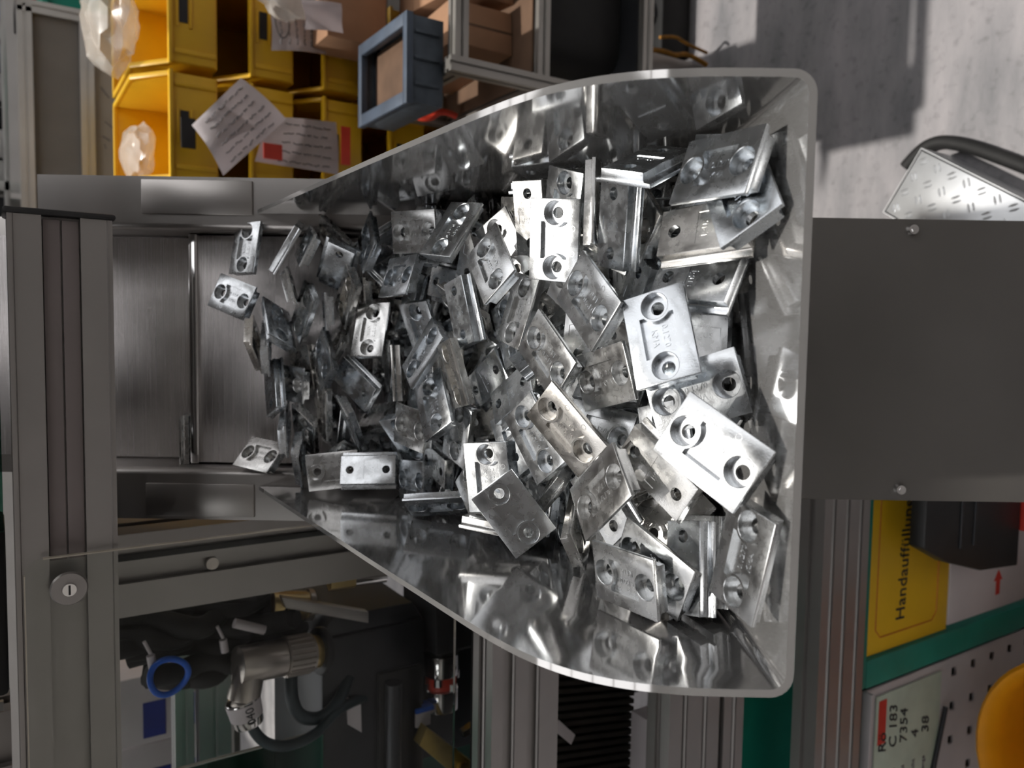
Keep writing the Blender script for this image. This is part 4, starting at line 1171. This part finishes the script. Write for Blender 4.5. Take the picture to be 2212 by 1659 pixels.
# papers hung in the label holders
def sheet(name, pts, m, bend, lab, cat='paper'):
    """curled paper: four corners, bulging towards the camera in the middle"""
    t = thing(name, lab, cat, pts[0])
    a, b, c, d = [Vector(p) for p in pts]
    bm = bmesh.new(); n = 10; g = []
    for i in range(n + 1):
        row = []
        for j in range(n + 1):
            u, v = i / n, j / n
            p = a.lerp(b, u).lerp(d.lerp(c, u), v)
            p.y -= bend * (math.sin(math.pi * u) * .6 + .5 * math.sin(math.pi * v + .4)) + .004 * math.sin(5 * u + 3 * v)
            row.append(bm.verts.new(p))
        g.append(row)
    for i in range(n):
        for j in range(n): bm.faces.new((g[i][j], g[i + 1][j], g[i + 1][j + 1], g[i][j + 1]))
    bmesh.ops.solidify(bm, geom=bm.faces[:], thickness=.0006)
    finish('leaf', bm, m, t, smooth=60)
    def lerp(u, v, lift=.004):
        p = a.lerp(b, u).lerp(d.lerp(c, u), v)
        p.y -= bend * (math.sin(math.pi * u) * .6 + .5 * math.sin(math.pi * v + .4)) + .004 * math.sin(5 * u + 3 * v) + lift
        return p
    return t, lerp
rnd = random.Random(11)
def scribble(t, lerp, rows, u0, u1, v0, v1, m, size=.0011):
    bm = bmesh.new()
    for r in range(rows):
        v = v0 + (v1 - v0) * r / max(1, rows - 1)
        u = u0
        while u < u1 - .05:
            w = rnd.uniform(.05, .14)
            u2 = min(u + w, u1)
            pts = [lerp(u + (u2 - u) * q / 4, v + rnd.uniform(-.018, .018), .0016) for q in range(5)]
            for p, q in zip(pts, pts[1:]): add_cyl(bm, p, q, size, None, 5, caps=False)
            u = u2 + rnd.uniform(.015, .04)
    finish('handwriting', bm, m, t)
t, lp = sheet('hanging_note', [(.353, 1.425, 1.016), (.444, 1.42, .936), (.382, 1.40, .865), (.275, 1.41, .968)], M['paper'], .018, 'white handwritten note hanging askew from a yellow bin')
scribble(t, lp, 6, .15, .9, .12, .9, M['greyink'])
bm = bmesh.new(); add_mm(bm, (.322, 1.455, 1.003), (.372, 1.46, 1.026)); finish('black_tab', bm, M['black'], t)
t, lp = sheet('hanging_note', [(.393, 1.455, .885), (.405, 1.455, .753), (.308, 1.455, .750), (.313, 1.45, .905)], M['paper'], .010, 'white note with red tapes on the yellow bin beneath the askew note')
scribble(t, lp, 5, .25, .9, .15, .9, M['greyink'])
for (x0, z0, x1, z1) in ((.325, .750, .395, .732), (.318, .86, .345, .893)):
    bm = bmesh.new(); add_mm(bm, (x0, 1.438, z0), (x1, 1.440, z1)); finish('red_tape', bm, M['redtape'], t)
t, lp = sheet('hanging_note', [(.512, 1.46, .873), (.607, 1.46, .878), (.615, 1.455, .775), (.525, 1.455, .772)], M['paper'], .012, 'white torn note on the second bin of the right column')
scribble(t, lp, 6, .1, .85, .15, .85, M['greyink'])
bm = bmesh.new()
for a in range(14):
    a0, a1 = 2 * math.pi * a / 14, 2 * math.pi * (a + 1) / 14
    add_cyl(bm, lp(.5 + .3 * math.cos(a0), .18 + .12 * math.sin(a0), .002), lp(.5 + .3 * math.cos(a1), .18 + .12 * math.sin(a1), .002), .0009, None, 5)
finish('pen_ring', bm, M['ink'], t)

def crumple(name, c, s, m, lab, cat, seed, sub=3, amp=.35):
    bm = bmesh.new()
    bmesh.ops.create_icosphere(bm, subdivisions=sub, radius=1)
    r2 = random.Random(seed)
    ph = [(Vector((r2.uniform(-1, 1), r2.uniform(-1, 1), r2.uniform(-1, 1))).normalized(), r2.uniform(2, 6), r2.uniform(0, 6)) for _ in range(9)]
    for v in bm.verts:
        d = v.co.normalized()
        k = 1 + amp * sum(abs(math.sin(f * d.dot(a) + p)) - .6 for a, f, p in ph) / 3
        v.co = Vector((d.x * s[0], d.y * s[1], d.z * s[2])) * k + Vector(c)
    o = finish(name, bm, m, smooth=40)
    return tag(o, lab, cat)
film = mat('milky_film', (.80, .76, .70), .22, noise=.12, nscale=20, spec=.9)
film.node_tree.nodes['Principled BSDF'].inputs['Alpha'].default_value = .42
crumple('plastic_bag', (.555, 1.60, 1.115), (.080, .085, .042), film, 'clear crumpled plastic bag bulging out of the top right yellow bin', 'bag', 4)
crumple('plastic_bag', (.585, 1.47, 1.19), (.036, .035, .032), film, 'smaller clear film scrap hanging over the grey panel beside the yellow bins', 'bag', 8)
crumple('plastic_bag', (.335, 1.62, 1.070), (.050, .07, .026), film, 'white plastic bag inside the top left yellow bin', 'bag', 12)

# ---------------------------------------------------------------- partition with grey panels, turquoise box, far shelves
part = thing('partition', 'aluminium framed partition with grey upper and beige lower panel', 'partition', (.2, 2.2, FL))
beam('top_profile', (-.6, 2.2, 1.224), (.752, 2.2, 1.224), (0, 0, 1), .03, .03, [.5], [.5], M['alu2'], part, g=.003, d=.004)
beam('middle_profile', (-.6, 2.2, 1.098), (.735, 2.2, 1.098), (0, 0, 1), .03, .03, [.5], [.5], M['alu2'], part, g=.003, d=.004)
beam('end_post', (.748, 2.2, FL), (.748, 2.2, 1.238), (1, 0, 0), .028, .03, [.5], [.5], M['alu2'], part, g=.003, d=.004)
box('grey_panel', (-.6, 2.198, 1.113), (.734, 2.204, 1.209), M['greysheet'], part, bevel=0)
box('beige_panel', (-.6, 2.198, FL + .1), (.734, 2.204, 1.083), M['beige'], part, bevel=0)
bm = bmesh.new()
for k in range(9):
    x, z = rnd.uniform(.36, .62), rnd.uniform(1.0, 1.06)
    add_cyl(bm, (x, 2.197, z), (x + rnd.uniform(-.03, .03), 2.197, z + rnd.uniform(-.01, .02)), .0012, None, 5)
finish('scratch_marks', bm, M['greyink'], part)
tqb = thing('turquoise_crate', 'turquoise plastic crate behind the aluminium partition end', 'crate', (.95, 2.4, .9))
box('body', (.80, 2.36, .90), (1.10, 2.60, 1.175), M['turq'], tqb, bevel=.006)
box('rim', (.79, 2.35, 1.165), (1.11, 2.61, 1.180), M['turq'], tqb, bevel=.003)
box('stand', (.82, 2.38, FL), (1.08, 2.58, .90), M['greysheet'], tqb)

rack = thing('storage_rack', 'far grey storage rack with many small steel goods at the left edge', 'rack', (.6, 3.2, FL))
for xx in (-.4, .45, 1.3):
    box('upright', (xx - .015, 3.0, FL), (xx + .015, 3.03, 2.0), M['alu2'], rack)
    box('upright', (xx - .015, 3.4, FL), (xx + .015, 3.43, 2.0), M['alu2'], rack)
for k in range(4):
    box('shelf', (-.4, 3.0, 1.085 + k * .16), (1.3, 3.43, 1.10 + k * .16), M['alu2'], rack)
rnd = random.Random(21)
gcol = [M['steelpart'], M['white'], M['anthracite'], M['steelpart'], M['alu2'], M['redtape'], M['bluehose'], M['chrome']]
gname = ['grey steel goods box', 'white goods box', 'dark goods box', 'steel goods box', 'aluminium goods box', 'red goods box', 'blue goods box', 'shiny goods box']
for s in range(2):
    x = -.36
    k = 0
    while x < 1.22:
        w = rnd.uniform(.05, .11); h = rnd.uniform(.05, .12); i = rnd.randrange(8)
        z = 1.1005 + s * .16
        t = thing('goods_box', '%s on the %s rack shelf, number %s from the left' % (gname[i], ('lower', 'upper')[s], ('one two three four five six seven eight nine ten eleven twelve thirteen fourteen fifteen sixteen seventeen eighteen nineteen twenty').split()[k]), 'box', (x, 3.1, z), 'small goods on the far rack')
        bm = bmesh.new(); add_mm(bm, (x, 3.04, z), (x + w, 3.2, z + h)); finish('body', bm, gcol[i], t, bevel=.003)
        bm = bmesh.new(); add_mm(bm, (x + .01, 3.038, z + h * .3), (x + w - .01, 3.0402, z + h * .7)); finish('label_strip', bm, gcol[(i + 3) % 8], t)
        x += w + rnd.uniform(.006, .02); k += 1

# ---------------------------------------------------------------- trolley with blue crate, cardboard boxes, black tote
tro = thing('trolley', 'aluminium profile trolley with two open bays right of the bins', 'trolley', (.75, 1.2, FL))
def bar(a, b, u): beam('profile', a, b, u, .024, .024, [.5], [.5], M['trolley'], tro, g=.0028, d=.004)
XL, XRR = .437, 1.05
for y in (1.13, 1.44):
    bar((XL, y, -.16), (XL, y, .694), (1, 0, 0)); bar((XRR, y, -.16), (XRR, y, .694), (1, 0, 0))
    for z in (.675, .518, .287): bar((XL + .012, y, z), (XRR - .012, y, z), (0, 0, 1))
for z in (.675, .518, .287):
    for x in (XL, XRR): bar((x, 1.142, z), (x, 1.428, z), (1, 0, 0))
box('deck', (XL, 1.13, .531), (XRR, 1.44, .535), M['carddark'], tro, bevel=0)
box('deck', (XL, 1.13, .300), (XRR, 1.44, .304), M['anthracite'], tro, bevel=0)
for x in (XL + .02, XRR - .02):
    for y in (1.27, 1.43):
        c = thing('caster', 'x', 'x', (x, y, FL)); del c['label']; del c['category']
        attach(c, tro)
        cyl('wheel', (x - .014, y, FL + .045), (x + .014, y, FL + .045), .045, M['black'], c, seg=24, bevel=.003)
        box('fork', (x - .02, y - .012, FL + .04), (x + .02, y + .012, FL + .095), M['chrome'], c)

def carton(name, lo, hi, lab, rot=0, flap=True):
    t = thing(name, lab, 'carton', ((lo[0] + hi[0]) / 2, (lo[1] + hi[1]) / 2, lo[2]), 'cardboard cartons on the trolley')
    c = Vector(((lo[0] + hi[0]) / 2, (lo[1] + hi[1]) / 2, 0))
    X = Matrix.Translation(c) @ Matrix.Rotation(R(rot), 4, 'Z') @ Matrix.Translation(-c)
    bm = bmesh.new(); add_mm(bm, lo, hi, X); finish('body', bm, M['card'], t, bevel=.0015)
    bm = bmesh.new(); add_mm(bm, ((lo[0] + hi[0]) / 2 - .002, lo[1] - .0006, lo[2]), ((lo[0] + hi[0]) / 2 + .002, lo[1] + .001, hi[2]), X); finish('seam', bm, M['carddark'], t)
    return t
carton('cardboard_carton', (.488, 1.19, .536), (.560, 1.41, .655), 'tall brown carton in the upper trolley bay, left one', 4)
carton('cardboard_carton', (.590, 1.18, .536), (.72, 1.40, .650), 'wide brown carton in the upper trolley bay, right one', -5)
carton('cardboard_carton', (.53, 1.375, .689), (.80, 1.478, .80), 'open brown carton standing behind the blue crate', 0)

cr = thing('blue_crate', 'small dusty blue crate with brown contents on top of the trolley', 'crate', (.46, 1.26, .689))
X0, X1, Y0, Y1, Z0, Z1 = .372, .512, 1.15, 1.345, .689, .755
bm = bmesh.new()
add_mm(bm, (X0 + .004, Y0 + .004, Z0), (X1 - .004, Y1 - .004, Z0 + .004))
for (a, b) in (((X0 + .003, Y0 + .003), (X1 - .003, Y0 + .007)), ((X0 + .003, Y1 - .007), (X1 - .003, Y1 - .003)), ((X0 + .003, Y0 + .007), (X0 + .007, Y1 - .007)), ((X1 - .007, Y0 + .007), (X1 - .003, Y1 - .007))):
    add_mm(bm, (*a, Z0), (*b, Z1 - .012))
finish('shell', bm, M['bluec2'], cr, bevel=.0008)
bm = bmesh.new()
for (a, b) in (((X0, Y0), (X1, Y0 + .014)), ((X0, Y1 - .014), (X1, Y1)), ((X0, Y0 + .014), (X0 + .02, Y1 - .014)), ((X1 - .02, Y0 + .014), (X1, Y1 - .014))):
    add_mm(bm, (*a, Z1 - .012), (*b, Z1))
finish('rim', bm, M['bluec'], cr, bevel=.0012)
for k in range(3): box('rib', (X0 + .03 + k * .04, Y0 - .0015, Z0 + .008), (X0 + .035 + k * .04, Y0 + .004, Z1 - .015), M['bluec2'], cr, bevel=.0006)
box('brown_filling', (X0 + .01, Y0 + .01, Z0 + .005), (X1 - .01, Y1 - .01, Z0 + .038), M['carddark'], cr, bevel=.004)
crumple('packing_film', (.60, 1.40, .865), (.05, .028, .05), film, 'crumpled clear packing film between yellow bins and carton', 'film', 31)
t, lp = sheet('white_leaflet', [(.525, 1.36, .845), (.575, 1.36, .85), (.578, 1.35, .785), (.53, 1.35, .78)], M['paper'], .006, 'small white leaflet tucked under the packing film')
red = tag(tube('red_ribbon', [(.405, 1.43, .66), (.43, 1.40, .635), (.415, 1.38, .600), (.44, 1.37, .575), (.43, 1.37, .545)], .006, M['redtape']), 'red ribbon dangling behind the hopper wall', 'ribbon')

tote = thing('black_tote', 'black open tote bag in the lower trolley bay', 'tote', (.6, 1.27, .304))
bm = bmesh.new()
n = 28; ringsT = []
for zi, (z, e) in enumerate(((.305, .92), (.36, .99), (.42, 1.0), (.47, .97), (.492, .95), (.488, .90), (.40, .86), (.32, .84))):
    ring = []
    for k in range(n):
        a = 2 * math.pi * k / n
        sx = math.copysign(abs(math.cos(a)) ** .45, math.cos(a)); sy = math.copysign(abs(math.sin(a)) ** .45, math.sin(a))
        ring.append(bm.verts.new((.595 + .092 * e * sx + .003 * math.sin(3 * a + zi), 1.255 + .085 * e * sy, z + (.008 * math.sin(2 * a + 1) if 2 < zi < 6 else 0))))
    ringsT.append(ring)
for A_, B_ in zip(ringsT, ringsT[1:]):
    for k in range(n): bm.faces.new((A_[k], A_[(k + 1) % n], B_[(k + 1) % n], B_[k]))
bm.faces.new(ringsT[0][::-1]); bm.faces.new(ringsT[-1])
bmesh.ops.recalc_face_normals(bm, faces=bm.faces[:])
finish('bag', bm, M['blackm'], tote, smooth=50)
tube('handle', [(.545, 1.172, .485), (.545, 1.155, .515), (.575, 1.150, .53), (.615, 1.150, .528), (.640, 1.158, .512), (.642, 1.172, .485)], .006, M['black'], tote)
yb = tag(box('yellow_block', (.70, 1.30, .304), (.80, 1.40, .47), M['yellow'], bevel=.006), 'yellow plastic block standing behind the black tote', 'block')
rope = thing('orange_strap', 'orange strap hanging low beside the trolley foot', 'strap', (.72, 1.47, FL))
tube('band', [(.70, 1.475, -.03), (.705, 1.465, -.08), (.70, 1.47, -.12), (.72, 1.475, -.17), (.70, 1.47, -.23)], .006, M['orange'], rope)
tube('band', [(.73, 1.46, -.06), (.745, 1.46, -.11), (.735, 1.465, -.15), (.73, 1.47, -.23)], .004, M['orange'], rope)
ped = thing('foot_pedal', 'black floor unit with silver cap under the trolley', 'pedal', (.8, 1.66, FL))
box('base', (.74, 1.55, FL), (1.02, 1.80, FL + .10), M['blackm'], ped, bevel=.01)
cyl('silver_cap', (.84, 1.62, FL + .10), (.84, 1.62, FL + .155), .042, M['alu2'], ped, seg=24, bevel=.004)

# ---------------------------------------------------------------- tread plate step on the floor
step = thing('tread_step', 'bright aluminium tread plate step on the floor by the feeder', 'step', (.25, .8, FL))
c0 = Vector((.371, .849, 0)); e1 = Vector((-.117, -.182, 0)).normalized(); e2 = Vector((e1.y, -e1.x, 0))
if e2.dot(Vector((-.117, .058, 0))) < 0: e2 = -e2
TX = basis((c0.x, c0.y, -.15), e1, e2, e1.cross(e2))
if TX.to_3x3().determinant() < 0: pass
zs = 1 if e1.cross(e2).z > 0 else -1
bm = bmesh.new(); add_mm(bm, (0, 0, -.004 * zs), (.26, .13, 0), TX); finish('plate', bm, M['tread'], step, bevel=.001)
bm = bmesh.new()
for a, b in (((0, 0), (.26, .004)), ((0, .004), (.004, .126)), ((0, .126), (.26, .13)), ((.256, .004), (.26, .126))): add_mm(bm, (*a, -.1 * zs), (*b, 0), TX)
finish('skirt', bm, M['tread'], step)
bm = bmesh.new()
for i in range(8):
    for j in range(4):
        cx, cy = .018 + i * .032, .018 + j * .031
        a = R(45) if (i + j) % 2 else R(-45)
        for k in (-1, 1):
            o = Vector((cx - math.sin(a) * k * .0042, cy + math.cos(a) * k * .0042, 0))
            dx = Vector((math.cos(a), math.sin(a), 0)) * .0095; dn = Vector((-math.sin(a), math.cos(a), 0)) * .0022
            top = .0016 * zs
            base = [o - dx, o - dx * .4 + dn, o + dx * .4 + dn, o + dx, o + dx * .4 - dn, o - dx * .4 - dn]
            vs = [bm.verts.new(TX @ p) for p in base]
            p0, p1 = bm.verts.new(TX @ (o - dx * .55 + Vector((0, 0, top)))), bm.verts.new(TX @ (o + dx * .55 + Vector((0, 0, top))))
            for f in ((vs[0], vs[1], p0), (vs[1], vs[2], p1, p0), (vs[2], vs[3], p1), (vs[3], vs[4], p1), (vs[4], vs[5], p0, p1), (vs[5], vs[0], p0)): bm.faces.new(f)
bmesh.ops.recalc_face_normals(bm, faces=bm.faces[:])
tag(finish('tread_bars', bm, M['tread'], step, smooth=None), kind='stuff')
hose2 = tag(tube('floor_cable', [(.36, .93, FL + .012), (.385, .905, FL + .014), (.40, .87, FL + .014), (.385, .82, FL + .012), (.355, .76, FL + .012), (.31, .68, FL + .012)], .013, M['blackm']), 'thick black cable on the floor beside the tread plate', 'cable')

# ---------------------------------------------------------------- lift the whole place so that the floor is at z = 0
for o in SC.objects:
    if o.parent is None and o.type not in {'CAMERA', 'LIGHT'}:
        o.matrix_basis = Matrix.Translation((0, 0, LIFT)) @ o.matrix_basis
